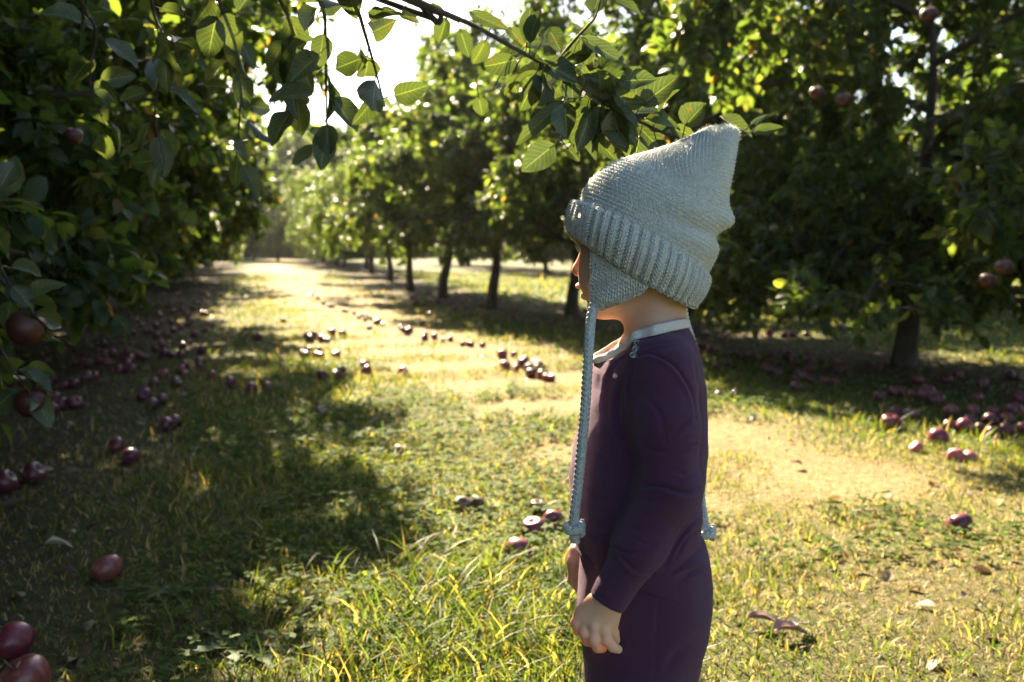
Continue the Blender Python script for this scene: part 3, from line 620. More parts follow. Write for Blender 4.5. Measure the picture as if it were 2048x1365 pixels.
z3b = [(1165,540),(1160,505),(950,590),(1055,555),(1075,590),(1030,635),(900,640),(1240,590),(840,705),(1080,530),(1180,440),(1100,400)]
cluster([(x / 2.926, 550 + y / 2.926) for x, y in z3b], 'dark red apple on the grass beside the pile under the shaded row')
cluster([(ra.uniform(190, 420), ra.uniform(580, 672)) for _ in range(48)], 'small dark apple strewn far back under the shaded row of trees', False)
z6 = [(315,890),(600,900),(620,880),(665,900),(560,970),(600,960),(650,955),(580,990),(640,990),(745,980),(660,995),(770,1070),(745,1095),(735,1105),(665,1100),(690,905),(585,880)]
cluster([(400 + x / 2.731, 350 + y / 2.731) for x, y in z6], 'apple in the little scatter at the near edge of the sunny path')
cluster([(400 + x / 2.731, 350 + y / 2.731) for x, y in [(455,795),(720,865),(780,872),(925,835),(1135,858),(900,1050),(915,1075)]], 'dark apple lying out on the bright grass of the path')
cluster([(1029,710),(1031,738),(1046,728),(1059,738),(1050,722),(1069,726),(1075,732),(1081,732),(1063,746),(1084,750),(1094,755),(1102,756),(1010,733),(1005,710)], 'sun topped apple in the small cluster on the bright path before the child')
strip = catmull([(600, 585), (690, 622), (760, 645), (850, 672), (960, 690)], 60)
cluster([tuple(strip[ra.randrange(60)]) for _ in range(34)], 'sunlit apple in the pale line of windfalls along the far edge of the path', False, 9, .85)
cluster([(ra.uniform(800, 1140), ra.uniform(585, 650)) for _ in range(30)], 'small dark windfall in the shade under the row of bare trunks', False)
z5 = [(500,640),(505,650),(565,670),(655,700),(690,690),(735,705),(660,745),(735,640),(740,610),(720,650),(820,715),(870,725),(890,655),(920,640),(880,615),(1060,620),(1110,635),(530,570),(620,575),(655,610),(290,620),(230,630)]
cluster([(1350 + x / 2.7307, 500 + y / 2.7307) for x, y in z5], 'red apple in the loose heap on the alley side of the large tree')
z5 = [(1320,710),(1480,705),(1540,680),(1680,725),(1830,680),(1880,695),(1115,800),(1195,780),(1240,780),(1300,795),(1365,800),(1380,775),(1430,815),(1650,815),(1880,805),(1210,885),(1290,900),(1505,880),(1625,880),(1610,930),(1735,890),(1810,925),(1580,960),(1665,975),(1735,995),(1810,975),(1900,970),(1850,880),(1720,930),(1500,960)]
cluster([(1350 + x / 2.7307, 500 + y / 2.7307) for x, y in z5], 'dark red apple in the scatter lying in shade in front of the large trunk', size=1.05)
cluster([(1438, 793), (1470, 788)], 'one of two sun warmed apples lying together just behind the child\'s back')
z5 = [(400,375),(435,380),(490,385),(520,455),(600,465),(645,460),(720,460),(800,415),(910,430),(150,520),(195,535),(320,565),(385,575),(425,578)]
cluster([(1350 + x / 2.7307, 500 + y / 2.7307) for x, y in z5], 'glinting apple dotted over the striped sunlit grass behind the child\'s neck')
# apples still on the trees
def hang(px, py, Y, size, label, warm=True):
    o = link('apple', A_W if warm else A_ME[3], M['apple']); o.location = P(px, py, Y); o.scale = (size,) * 3; o.rotation_euler = (ra.uniform(-.3, .3), ra.uniform(-.3, .3), 0)
    tag(o, label, 'apple', 'apples hanging in the trees'); link('stem', STEM, M['stem'], o)
for a in ((52, 658, 2.0, 1.0, 'big orange red apple hanging in the dark leaves above the shaded pile'), (64, 806, 2.1, .95, 'orange red apple hanging lowest, in front of the glinting trio'), (300, 132, 2.7, .55, 'tiny orange fruit glowing between leaves in the upper dark crown'),
          (147, 272, 2.6, .6, 'small orange fruit hanging among dark leaves in the middle of the near crown'), (1690, 200, 5.6, 1.1, 'orange apple hanging high in the large tree behind the hat'), (1634, 186, 5.6, 1.05, 'red apple hanging beside an orange one in the large tree behind the hat'),
          (1358, 42, 6.5, 1.1, 'dark red apple hanging against the bright gap of sky'), (1858, 30, 5.0, 1.1, 'reddish apple hanging at the top edge in the large tree'), (2008, 535, 4.4, 1.0, 'orange apple hanging low at the outer edge of the large tree'), (1975, 562, 4.6, 1.0, 'reddish apple hanging low beneath an orange one at the outer edge')): hang(*a)

# ------------------------------------------------------------------ fallen leaves, twigs, rosettes
def big_leaf(name, base, tip_dir, up, L, Wd, seed, curl=.25, fold=.2, teeth=0, thick=.0007):
    """one detailed blade: 11 x 7 grid, wavy edge, thin solid; returns verts, faces, uv"""
    rng = np.random.default_rng(seed); d = np.array(tip_dir, float); d /= np.linalg.norm(d); s = np.cross(d, up); s /= np.linalg.norm(s) + 1e-9; u = np.cross(s, d)
    nt_, ns = (13, 7) if not teeth else (31, 7); T = np.linspace(0, 1, nt_); A = np.linspace(-1, 1, ns); ph = rng.uniform(0, 6.28, 3); V = []; uv = []
    for t in T:
        w = (math.sin(math.pi * min(1, t * .86 + .14 * (1 - (1 - t) ** 2)) ** .85) ** .75 if 0 < t < 1 else 0.0)
        if teeth: w *= .30 + .70 * abs((t * teeth) % 1 - .25 if (t * teeth) % 1 > .25 else .0) / .75 + .3 * t
        cx = L * (t - .10 * curl * t * t)
        for a in A:
            ww = Wd * .5 * w * a; wob = .035 * Wd * math.sin(9 * t + ph[0] + 2 * a) * abs(a) + .03 * Wd * math.sin(17 * t + ph[1]) * a * a
            V.append(np.asarray(base) + d * cx + s * ww * (1 - .25 * fold * abs(a)) + u * (abs(a) ** 1.4 * w * Wd * fold - curl * L * t * t * .75 + wob)); uv.append((a, t))
    i = np.arange(nt_ - 1)[:, None]; j = np.arange(ns - 1)[None]; q = np.stack([i * ns + j, i * ns + j + 1, (i + 1) * ns + j + 1, (i + 1) * ns + j], -1).reshape(-1, 4)
    return np.array(V), q, np.array(uv)
def flat_leaf(px, py, L, Wd, rz, mat, label, seed, tilt=.2, curl=.5, fold=.3):
    p = G(px, py, .03); p[2] = hgt(p[0], p[1]) + .022; o = None
    v, q, uv = big_leaf('', (0, 0, 0), (1, 0, tilt), np.array([0, 0, 1.0]), L, Wd, seed, curl, fold)
    o = link('fallen_leaf', mesh_np('fallen_leaf', v, q, uv=uv), mat); o.location = p; o.rotation_euler = (ra.uniform(-.3, .3), 0, rz); tag(o, label, 'leaf', 'fallen leaves'); return o
M['pale'] = m_simple('pale_dry_leaf', (.42, .36, .25), .6, 40, .25); M['yellow'] = m_simple('yellow_leaf', (.55, .33, .03), .5, 40, .2); M['mauve'] = m_simple('mauve_dry_leaf', (.22, .13, .12), .6, 40, .4, .002); M['dark'] = m_simple('dark_dry_leaf', (.05, .035, .03), .6, 40, .3)
for a in ((88, 1085, .075, .05, .3, M['pale'], 'pale crumpled leaf standing out in the dark grass'), (150, 1060, .05, .02, 2.5, M['pale'], 'narrow pale leaf just behind the crumpled pale one'), (1462, 1222, .032, .028, .9, M['yellow'], 'bright yellow curled leaf behind the child\'s trousers'),
          (1495, 1232, .085, .045, -.2, M['mauve'], 'brown dry leaf between the yellow leaf and a mauve one'), (1545, 1258, .085, .05, .1, M['mauve'], 'mauve brown dry leaf lying in front of the brown one'), (1585, 1250, .05, .04, .6, M['pale'], 'small pale leaf at the tip of the mauve brown one'),
          (1485, 1062, .05, .03, .2, M['pale'], 'pale pinkish leaf on the worn path close behind the child'), (1715, 1148, .05, .016, .05, M['dark'], 'small black leaf alone in the middle of the dry grass'), (1705, 1073, .06, .02, -.3, M['dark'], 'dark curled leaf on the worn path near straw stalks'),
          (1585, 926, .05, .04, .5, M['mauve'], 'brown leaf crumpled at the edge of shade on the worn path'), (1925, 1190, .03, .025, .5, M['mauve'], 'small greyish leaf in dry grass below the lone dark apple')): flat_leaf(*a, seed=ra.randrange(999))
def rosette(px, py, n, L, label, seed):
    rng = np.random.default_rng(seed); p = G(px, py); r = empty('dandelion', (p[0], p[1], hgt(p[0], p[1])), label, 'weed', 'leafy weeds in the grass'); mb = MB()
    for k in range(n):
        a = k * 6.28 / n + rng.uniform(-.3, .3); l = L * rng.uniform(.7, 1.15)
        v, q, uv = big_leaf('', (0, 0, .005), (math.cos(a), math.sin(a), rng.uniform(.25, .7)), np.array([0, 0, 1.0]), l, l * .26, seed + k, .55, .15, teeth=6); mb.add(v, q, uv)
    link('foliage', mb.mesh('foliage'), M['weed'], r); return r
for a in ((470, 1300, 8, .16, 'toothed leaf weed spreading low in the darkest foreground grass'), (830, 1235, 7, .12, 'toothed leaf weed where sun meets shade in the foreground'), (545, 1010, 7, .11, 'broad leaf weed in the shaded grass behind the foreground sun flecks'),
          (340, 1190, 6, .12, 'toothed leaf weed near the bruised apple in the dark grass'), (300, 960, 5, .07, 'small leafy weed near the round red twin apples')): rosette(*a, seed=ra.randrange(999))
p = G(1710, 1030); tb = MB()
for a in (.4, -.5): tb.add(*tube([(0, 0, 0), (.06 * math.cos(a), .06 * math.sin(a), .012), (.12 * math.cos(a), .12 * math.sin(a), .004)], .002, 5))
o = link('straw_stalk', tb.mesh('straw_stalk'), M['pale']); o.location = (p[0], p[1], hgt(p[0], p[1]) + .012); tag(o, 'pale forked straw stalk lying on the worn path', 'twig')

# ------------------------------------------------------------------ the child
Y0 = 1.30
SPX = 1.0 / 1526.0
def PZ(py, Y=Y0): return P(1280, py, Y)[2]
def PX(px, py, Y=Y0): return P(px, py, Y)[0]
base = P(1285, 1365, Y0); 
kid = empty('person', (base[0], Y0, 0.0), 'small child in plum wool top and trousers and a pointed knitted hat, standing in profile', 'person')
HC = P(1275, 452, Y0)                                    # middle of the skull
YAW = math.radians(30)
HF = np.array([-math.cos(YAW), math.sin(YAW), -.05]); HF /= np.linalg.norm(HF)      # face direction, turned away from the camera
HU = np.array([0, 0, 1.0]) - HF * HF[2]; HU /= np.linalg.norm(HU); HL = np.cross(HU, HF)   # HL: the child's left, towards the camera
RH = np.stack([HF, HL, HU], 1)
def hd(f, l, u): return HC + HF * f + HL * l + HU * u
NA = Y0 - .003
arm_n = [P(1328, 742, Y0 - .085), P(1333, 850, Y0 - .104), P(1338, 978, Y0 - .112), P(1277, 1095, Y0 - .114), P(1214, 1206, Y0 - .112)]
arm_f = [P(1290, 742, Y0 + .095), P(1285, 850, Y0 + .115), P(1268, 975, Y0 + .125), P(1200, 1050, Y0 + .125), P(1157, 1110, Y0 + .105)]
def hand(F, w, near=True):
    pass
def build_body():
    F = Field((.045, 1.07, -.01), (.285, 1.50, .985), .0019)
    # torso and limbs under the clothes
    py = [690, 720, 800, 900, 1000, 1100, 1180, 1260, 1365, 1420]
    F.stack([PZ(p) for p in py], [PX(x, p) for x, p in zip((1245, 1212, 1192, 1160, 1153, 1162, 1164, 1170, 1182, 1190), py)],
            [PX(x, p) for x, p in zip((1372, 1388, 1397, 1398, 1388, 1386, 1405, 1400, 1375, 1368), py)], [.055, .072, .082, .082, .084, .085, .086, .085, .082, .07], Y0, .02)
    F.capsule(P(1314, 690, Y0), P(1310, 560, Y0), .041, .037, .03)                      # neck
    F.capsule(P(1312, 735, Y0 - .05), P(1312, 735, Y0 + .05), .034, .034, .03)
    F.ell(HC, (.081, .069, .082), RH, .02); F.ell(hd(.026, 0, -.058), (.046, .050, .060), RH, .025)       # skull, jaw
    F.ell(hd(.056, 0, -.105), (.017, .021, .015), RH, .020)                             # chin
    for sgn in (-1, 1):
        F.ell(hd(.039, sgn * .034, -.064), (.029, .024, .034), RH, .018)                # cheeks
        F.ell(hd(-.004, sgn * .069, -.03), (.018, .007, .028), RH, .006)                # ears
        F.ell(hd(.075, sgn * .027, -.028), (.010, .014, .010), RH, .012, sub=True)      # eye sockets
    F.ell(hd(.068, 0, -.008), (.014, .042, .012), RH, .018)                              # brow
    F.capsule(hd(.072, 0, -.024), hd(.0855, 0, -.050), .0065, .0082, .009); F.ell(hd(.0875, 0, -.0545), (.0082, .0090, .0080), RH, .006)
    for sgn in (-1, 1): F.ell(hd(.080, sgn * .0090, -.057), (.0078, .0060, .0060), RH, .005)
    F.ell(hd(.080, 0, -.0755), (.0098, .019, .0058), RH, .007); F.ell(hd(.0745, 0, -.0890), (.0085, .016, .0062), RH, .006)
    F.ell(hd(.088, 0, -.0825), (.013, .021, .0014), RH, .004, sub=True)
    F.chain(arm_n, (.030, .030, .026, .022, .0165), .02); F.chain(arm_f, (.030, .030, .026, .022, .0165), .02)
    # near hand: back of the hand to the camera, fingers hanging and curled
    H = Y0 - .112
    K = [(1172, 1240, H + .004), (1188, 1252, H - .003), (1209, 1259, H - .003), (1223, 1254, H + .005)]; Wr = [(1203, 1200), (1210, 1205), (1218, 1210), (1226, 1214)]
    for (kx, kyy, ky), (wx, wy) in zip(K, Wr): F.capsule(P(wx, wy, H), P(kx, kyy, ky), .0118, .0082, .007)
    F.ell(P(1196, 1228, H + .006), (.020, .011, .022), k=.010)
    F.chain([P(1188, 1205, H + .004), P(1165, 1226, H + .008), P(1154, 1246, H + .006), P(1156, 1262, H + .008)], (.0110, .0100, .0078, .0060), .004)    # thumb
    F.chain([P(*K[0]), P(1169, 1266, H - .002), P(1174, 1282, H + .008), P(1182, 1286, H + .019)], (.0080, .0074, .0066, .0056), .0012)
    F.chain([P(*K[1]), P(1188, 1279, H - .006), P(1196, 1295, H + .000), P(1205, 1297, H + .011)], (.0082, .0077, .0070, .0058), .0012)
    F.chain([P(*K[2]), P(1213, 1280, H - .006), P(1226, 1294, H - .004), P(1236, 1299, H + .001)], (.0082, .0077, .0070, .0056), .0012)
    F.chain([P(*K[3]), P(1228, 1266, H + .008), P(1231, 1280, H + .014), P(1226, 1290, H + .021)], (.0072, .0066, .0058, .0050), .0012)
    for (kx, kyy, ky) in K[:3]: F.ell(P(kx, kyy + 1, ky - .004), (.0058, .0058, .0058), k=.004)      # knuckles
    # far hand, only its edge shows past the belly
    h2 = Y0 + .105
    F.ell(P(1154, 1128, h2), (.014, .018, .024), k=.01)
    for i, dx in enumerate((-9, -1, 7, 14)): F.chain([P(1151 + dx * .5, 1135, h2 - .014 + .009 * i), P(1150 + dx * .4, 1160, h2 - .016 + .010 * i), P(1160 + dx * .3, 1178, h2 - .014 + .009 * i)], (.0085, .0075, .006), .004)
    F.chain([P(1152, 1105, h2 - .012), P(1146, 1125, h2 - .020), P(1147, 1142, h2 - .022)], (.010, .0085, .0065), .005)
    for sgn in (-1, 1):                                                                   # legs and feet
        q = [P(1280, 1400, Y0 + .048 * sgn), P(1276, 1570, Y0 + .05 * sgn), P(1290, 1740, Y0 + .05 * sgn)]; q[2][2] = .075
        F.chain(q, (.060, .044, .030), .02); a = q[2] - np.array([.0, 0, .045]); F.chain([a + [.015, 0, 0], a + [-.065, 0, -.006]], (.026, .021), .015)
    V, Q = F.surface('body', 3); part('body', mesh_np('body', V, Q), M['skin'], kid)
build_body()
body = [o for o in kid.children if o.name.startswith('body')][0]
for sgn in (-1, 1):
    c = hd(.0655, sgn * .027, -.0225); th = np.linspace(0, np.pi, 9); mbs = MB(); v = []
    for t in th: v.append(np.stack([c[0] + .0105 * np.sin(t) * np.cos(np.linspace(0, 6.2832, 14, endpoint=False)), c[1] + .0105 * np.sin(t) * np.sin(np.linspace(0, 6.2832, 14, endpoint=False)), np.full(14, c[2] + .0105 * np.cos(t))], -1))
    i = np.arange(8)[:, None]; j = np.arange(14)[None]; q = np.stack([i * 14 + j, (i + 1) * 14 + j, (i + 1) * 14 + (j + 1) % 14, i * 14 + (j + 1) % 14], -1).reshape(-1, 4)
    part('eye', mesh_np('eye', np.concatenate(v), q), M['eye'], body)

def build_sweater():
    F = Field((.050, 1.10, .36), (.275, 1.50, .82), .0021)
    py = [655, 680, 712, 740, 770, 800, 850, 900, 950, 1000, 1030, 1060, 1100, 1150, 1200]
    xf = [1268, 1240, 1196, 1184, 1184, 1177, 1160, 1146, 1139, 1140, 1144, 1149, 1151, 1152, 1157]
    xb = [1372, 1384, 1398, 1404, 1408, 1410, 1412, 1412, 1408, 1399, 1401, 1397, 1396, 1405, 1410]
    hy = [.040, .058, .075, .088, .092, .092, .091, .092, .094, .095, .095, .095, .095, .096, .097]
    F.stack([PZ(p) for p in py], [PX(x, p) for x, p in zip(xf, py)], [PX(x, p) for x, p in zip(xb, py)], hy, Y0, .012, 2.25)
    for sg in (-1, 1): F.capsule(P(1318, 704, Y0 + .03 * sg), P(1320, 740, Y0 + .078 * sg), .042, .042, .025)
    F.chain(arm_n, (.0405, .0385, .0355, .0300, .0235), .016); F.chain(arm_f, (.040, .037, .033, .028, .023), .016)
    # neck opening, cuffs, hem
    F.ell(P(1285, 640, Y0 + .004), (.066, .058, .036), np.array([[.87, 0, -.5], [0, 1, 0], [.5, 0, .87]]), .004, sub=True)
    NL = np.array([P(x, y, Y0) for x, y in ((1150, 735), (1188, 722), (1222, 710), (1246, 692), (1262, 671), (1312, 656), (1374, 642), (1420, 634))])
    sl_, X, Y_, Z = F.box(F.lo, F.lo + F.n * F.h); zl = np.interp(X.ravel(), NL[:, 0], NL[:, 2])[:, None, None]; F.F[sl_] = np.maximum(F.F[sl_], (Z - zl) * .9)
    a = np.asarray(arm_n[4]); b = np.asarray(arm_n[3]); n = P(1184, 1244, Y0 - .112) - P(1222, 1182, Y0 - .112)
    F.cut(a, n, a - [.05, .04, .055], a + [.05, .032, .030])
    a = np.asarray(arm_f[4]) + [.012, 0, .030]; n = np.asarray(arm_f[4]) - np.asarray(arm_f[3]); F.cut(a, n, a - [.06, .02, .075], a + [.018, .06, .01])
    hp = P(1275, 1138, Y0); n = np.array([-.36, 0, -1.0])
    lo = F.lo.copy(); hi = F.lo + F.n * F.h; lo2 = lo.copy(); lo2[1] = Y0 - .0865
    F2 = F.F.copy(); F.cut(hp, n)
    # keep the near and far sleeves whole where they hang below the hem line
    G2 = Field(F.lo, F.lo + 1e-3, F.h); G2.n = F.n; G2.F = np.full(F.n, 1.0, np.float32); G2.chain(arm_n[2:], (.0355, .0300, .0235), .01); G2.chain(arm_f[2:], (.033, .028, .023), .01)
    F.F = np.minimum(F.F, np.maximum(F2, G2.F))
    V, Q = F.surface('sweater', 2); N = vnormals(V, Q)
    for pts, d, w, ym, rg in (
        ([(1262, 728), (1290, 708), (1315, 712), (1345, 728), (1374, 766), (1389, 802), (1393, 840)], .0038, 5, 1.27, .8),     # sleeve seam
        ([(1262, 728), (1258, 780), (1264, 840)], .0020, 4, 1.27, .6),
        ([(1280, 972), (1320, 973), (1362, 984), (1399, 980)], .0050, 6, 1.24, 1.0),                                             # elbow fold
        ([(1345, 940), (1375, 950), (1402, 940)], .0020, 7, 1.24, .6),
        ([(1283, 1000), (1320, 1006), (1350, 1002)], .0015, 7, 1.24, .6),
        ([(1222, 1091), (1243, 1103), (1275, 1108)], .0026, 5, 1.24, .8), ([(1236, 1106), (1268, 1140), (1304, 1150)], .0028, 5, 1.24, .9),
        ([(1350, 860), (1375, 842), (1398, 838)], .0025, 6, 1.26, .8), ([(1290, 930), (1330, 922), (1370, 930)], .0012, 9, 1.24, .5),
        ([(1149, 1087), (1178, 1122), (1190, 1162)], .0035, 6, 1.34, .8), ([(1160, 1060), (1200, 1075), (1240, 1070)], .0015, 8, 1.30, .5),
        ([(1245, 712), (1222, 745), (1212, 800), (1216, 840)], .0030, 6, 1.29, .9), ([(1262, 735), (1240, 780), (1236, 830), (1250, 900)], .0030, 7, 1.27, .8),
        ([(1404, 1036), (1380, 1052), (1356, 1084), (1329, 1133)], .0045, 6, 1.33, 1.0), ([(1400, 1056), (1372, 1080), (1350, 1115)], .0030, 5, 1.33, .8),
        ([(1290, 790), (1320, 830), (1330, 880)], .0014, 8, 1.24, .6), ([(1280, 880), (1300, 900), (1345, 905)], .0016, 6, 1.24, .7), ([(1360, 900), (1385, 890), (1402, 895)], .0022, 4, 1.25, .8),
        ([(1300, 985), (1325, 990), (1352, 992)], .0014, 4, 1.24, .6), ([(1250, 1050), (1280, 1060), (1320, 1052)], .0014, 6, 1.24, .6), ([(1262, 1075), (1300, 1090), (1335, 1085)], .0014, 5, 1.24, .6),
        ([(1190, 900), (1215, 930), (1220, 980)], .0016, 9, 1.30, .6), ([(1170, 960), (1200, 1000), (1225, 1010)], .0016, 8, 1.31, .6), ([(1205, 850), (1230, 890), (1238, 950)], .0018, 7, 1.29, .7), ([(1152, 1110), (1165, 1140), (1170, 1175)], .0018, 5, 1.34, .7),
        ([(1186, 1181), (1212, 1203), (1244, 1219)], .0012, 3, 1.24, .8), ([(1155, 1180), (1170, 1184), (1186, 1184)], .0014, 3, 1.33, .8), ([(1270, 700), (1330, 686), (1380, 680)], .0008, 3, 1.29, .8), ([(1385, 690), (1396, 760), (1402, 840)], .0016, 5, 1.34, .7),
        ([(1285, 704), (1310, 700), (1350, 690)], .0010, 8, 1.28, .5)):
        crease(V, N, pts, d * 1.35, w * .72, ym, rg * .55)
    # cuff band and hem band read as slightly raised edges
    V += N * (.0011 * fnoise(V[:, 0] * 30, V[:, 2] * 30 + V[:, 1] * 18, 1.1, 51))[:, None]
    o = part('sweater', mesh_np('sweater', V, Q), M['plum'], kid)
    from mathutils.bvhtree import BVHTree
    bvh = BVHTree.FromPolygons([Vector(p) for p in V], [tuple(int(k) for k in p) for p in Q])
    def on_cloth(px, py, off, default):
        d = Vector(ray(px, py)).normalized(); h = bvh.ray_cast(Vector((0, 0, CAM_H)), d)
        return (np.array(h[0] - d * off), np.array(h[1])) if h[0] is not None and h[0].y < Y0 + .02 else (P(px, py, default), np.array([0, -1.0, 0]))
    # cream binding round the neck: a flat folded band
    lo_px = [(1377, 656), (1350, 662), (1312, 671), (1285, 677), (1265, 682), (1252, 697), (1224, 717), (1194, 727)]; up_px = [(1372, 636), (1350, 640), (1312, 649), (1285, 657), (1263, 666), (1251, 682), (1224, 702), (1190, 712)]
    dY = [-.004, -.040, -.060, -.068, -.074, -.066, -.044, -.010]; lo = []; up = []
    for (lx, ly), (ux, uy), dy in zip(lo_px, up_px, dY):
        p, _ = on_cloth(lx, ly + 2, .0025, Y0 + dy); y = min(p[1], Y0 + dy + .012); lo.append(P(lx, ly, y)); up.append(P(ux, uy, y + .004))
    lo += [P(1190, 724, Y0 + .022), P(1212, 712, Y0 + .050), P(1240, 694, Y0 + .064), P(1290, 672, Y0 + .066), P(1345, 660, Y0 + .052), P(1374, 656, Y0 + .024)]
    up += [P(1187, 709, Y0 + .022), P(1208, 696, Y0 + .050), P(1237, 678, Y0 + .062), P(1288, 657, Y0 + .062), P(1342, 644, Y0 + .048), P(1370, 637, Y0 + .022)]
    lo = catmull(lo + lo[:1], 120)[:-1]; up = catmull(up + up[:1], 120)[:-1]; n = len(lo); cen = lo.mean(0); ou = lo - cen; ou[:, 2] = 0; ou /= np.linalg.norm(ou, axis=1)[:, None]; V = []
    for i in range(n):
        for t, o_ in ((0, .0006), (.12, .0016), (.5, .0020), (.88, .0016), (1.0, 0), (.88, -.0014), (.5, -.0016), (.12, -.0012)): V.append(lo[i] * (1 - t) + up[i] * t + ou[i] * (o_ + .0004 * math.sin(i * 1.1)))
    i = np.arange(n)[:, None]; j = np.arange(8)[None]; q = np.stack([i * 8 + j, i * 8 + (j + 1) % 8, ((i + 1) % n) * 8 + (j + 1) % 8, ((i + 1) % n) * 8 + j], -1).reshape(-1, 4)
    part('collar_binding', mesh_np('collar_binding', np.array(V), q), M['trim'], o)
    for px, py in ((1274, 688), (1271, 700), (1266, 712)):                                 # metal snaps on the shoulder
        c, dn = on_cloth(px, py, .0004, Y0 - .09); mb = MB(); dn = np.array([-.15, -.85, .45]); dn /= np.linalg.norm(dn); c = c + dn * .0018
        a = np.cross(dn, [0, 0, 1.0]); a /= np.linalg.norm(a); b2 = np.cross(dn, a); th = np.linspace(0, 6.2832, 16, endpoint=False); prof = [(.0046, 0), (.0048, .0012), (.0040, .0018), (.0029, .0012), (.0018, .0011), (.0013, .0018), (.0001, .0026)]; v = []
        for r, hgt_ in prof: v.append(c + np.outer(np.cos(th) * r, a) + np.outer(np.sin(th) * r, b2) + dn * hgt_)
        i = np.arange(len(prof) - 1)[:, None]; j = np.arange(16)[None]; mb.add(np.concatenate(v), np.stack([i * 16 + j, (i + 1) * 16 + j, (i + 1) * 16 + (j + 1) % 16, i * 16 + (j + 1) % 16], -1).reshape(-1, 4))
        sn = part('snap', mb.mesh('snap'), M['snap'], o)
    return o
sweater = build_sweater()
def build_trousers():
    F = Field((.06, 1.17, .03), (.285, 1.43, .52), .0025)
    py = [1030, 1060, 1078, 1098, 1127, 1166, 1209, 1264, 1297, 1365, 1425]
    xf = [1163, 1162, 1161, 1160, 1159, 1156, 1152, 1158, 1164, 1170, 1178]; xb = [1384, 1390, 1407, 1413, 1418, 1422, 1421, 1413, 1402, 1387, 1382]
    F.stack([PZ(p) for p in py], [PX(x, p) for x, p in zip(xf, py)], [PX(x, p) for x, p in zip(xb, py)], [.085, .086, .088, .089, .091, .093, .094, .094, .094, .092, .088], Y0, .012, 2.3)
    for sg in (-1, 1):
        q = [P(1279, 1390, Y0 + .048 * sg), P(1276, 1560, Y0 + .052 * sg), P(1288, 1740, Y0 + .052 * sg)]; q[2][2] = .075; F.chain(q, (.066, .055, .042), .02)
    F.cut((0, 0, .05), (0, 0, -1))
    V, Q = F.surface('trousers', 2); N = vnormals(V, Q)
    for pts, d, w, rg in (([(1418, 1132), (1376, 1147), (1338, 1168)], .0045, 6, 1.0), ([(1320, 1180), (1312, 1260), (1308, 1365)], .0012, 4, .3), ([(1400, 1090), (1370, 1105), (1345, 1140)], .0030, 7, .8),
                          ([(1230, 1320), (1270, 1330), (1310, 1322)], .0015, 10, .5), ([(1385, 1290), (1350, 1310), (1330, 1350)], .0020, 9, .6), ([(1170, 1285), (1200, 1310), (1240, 1318)], .0025, 8, .7)): crease(V, N, pts, d, w, 1.34, rg)
    V += N * (.0012 * fnoise(V[:, 0] * 26, V[:, 2] * 22 + V[:, 1] * 18, 1.1, 52))[:, None]
    part('trousers', mesh_np('trousers', V, Q), M['plum2'], kid)
    for sg in (-1, 1):
        F = Field((.06, Y0 + .05 * sg - .06, -.01), (.285, Y0 + .05 * sg + .06, .12), .003); a = P(1288, 1740, Y0 + .05 * sg); a[2] = .034
        F.chain([a + [.02, 0, 0], a + [-.045, 0, -.002], a + [-.075, 0, -.006]], (.034, .031, .026), .02); F.capsule(a, a + [.005, 0, .045], .034, .034, .02); F.cut((0, 0, .002), (0, 0, -1))
        V, Q = F.surface('shoe', 2); part('shoe', mesh_np('shoe', V, Q), M['shoe'], kid)
build_trousers()

# ---- the knitted hat, stitches modelled into the surface
def stitch(u, v, sw, sh):
    """height 0..1 of stocking stitch, V shaped loops in columns"""
    fu = np.abs((u / sw) % 1 - .5); vv = (v / sh - fu * 1.7) % 1
    return np.sin(np.pi * vv) ** .7 * np.clip(np.sin(2 * np.pi * np.clip(fu, .0, .5)), 0, 1) ** .6
def grid_quads(a, b, wrap=True):
    i = np.arange(a - 1)[:, None]; j = np.arange(b if wrap else b - 1)[None]; j2 = (j + 1) % b
    return np.stack([i * b + j, i * b + j2, (i + 1) * b + j2, (i + 1) * b + j], -1).reshape(-1, 4)
def grid_normals(G_, wrap=True):
    d0 = np.gradient(G_, axis=0); d1 = (np.roll(G_, -1, 1) - np.roll(G_, 1, 1)) if wrap else np.gradient(G_, axis=1)
    n = np.cross(d0, d1); return n / (np.linalg.norm(n, axis=2)[..., None] + 1e-12)
fr = [(1160, 460), (1155, 430), (1163, 398), (1178, 369), (1200, 346), (1228, 329), (1262, 317), (1302, 305), (1342, 292), (1376, 279), (1404, 264), (1426, 256.5), (1446, 255.5), (1458, 257)]
bk = [(1392, 585), (1408, 552), (1421, 525), (1428, 500), (1431, 478), (1436, 458), (1446, 440), (1449, 418), (1452, 392), (1457, 362), (1463, 330), (1469, 298), (1473, 276), (1470, 264)]
hw = [.084, .086, .087, .086, .083, .079, .073, .066, .058, .049, .039, .029, .021, .012]
NR, NC = 300, 560
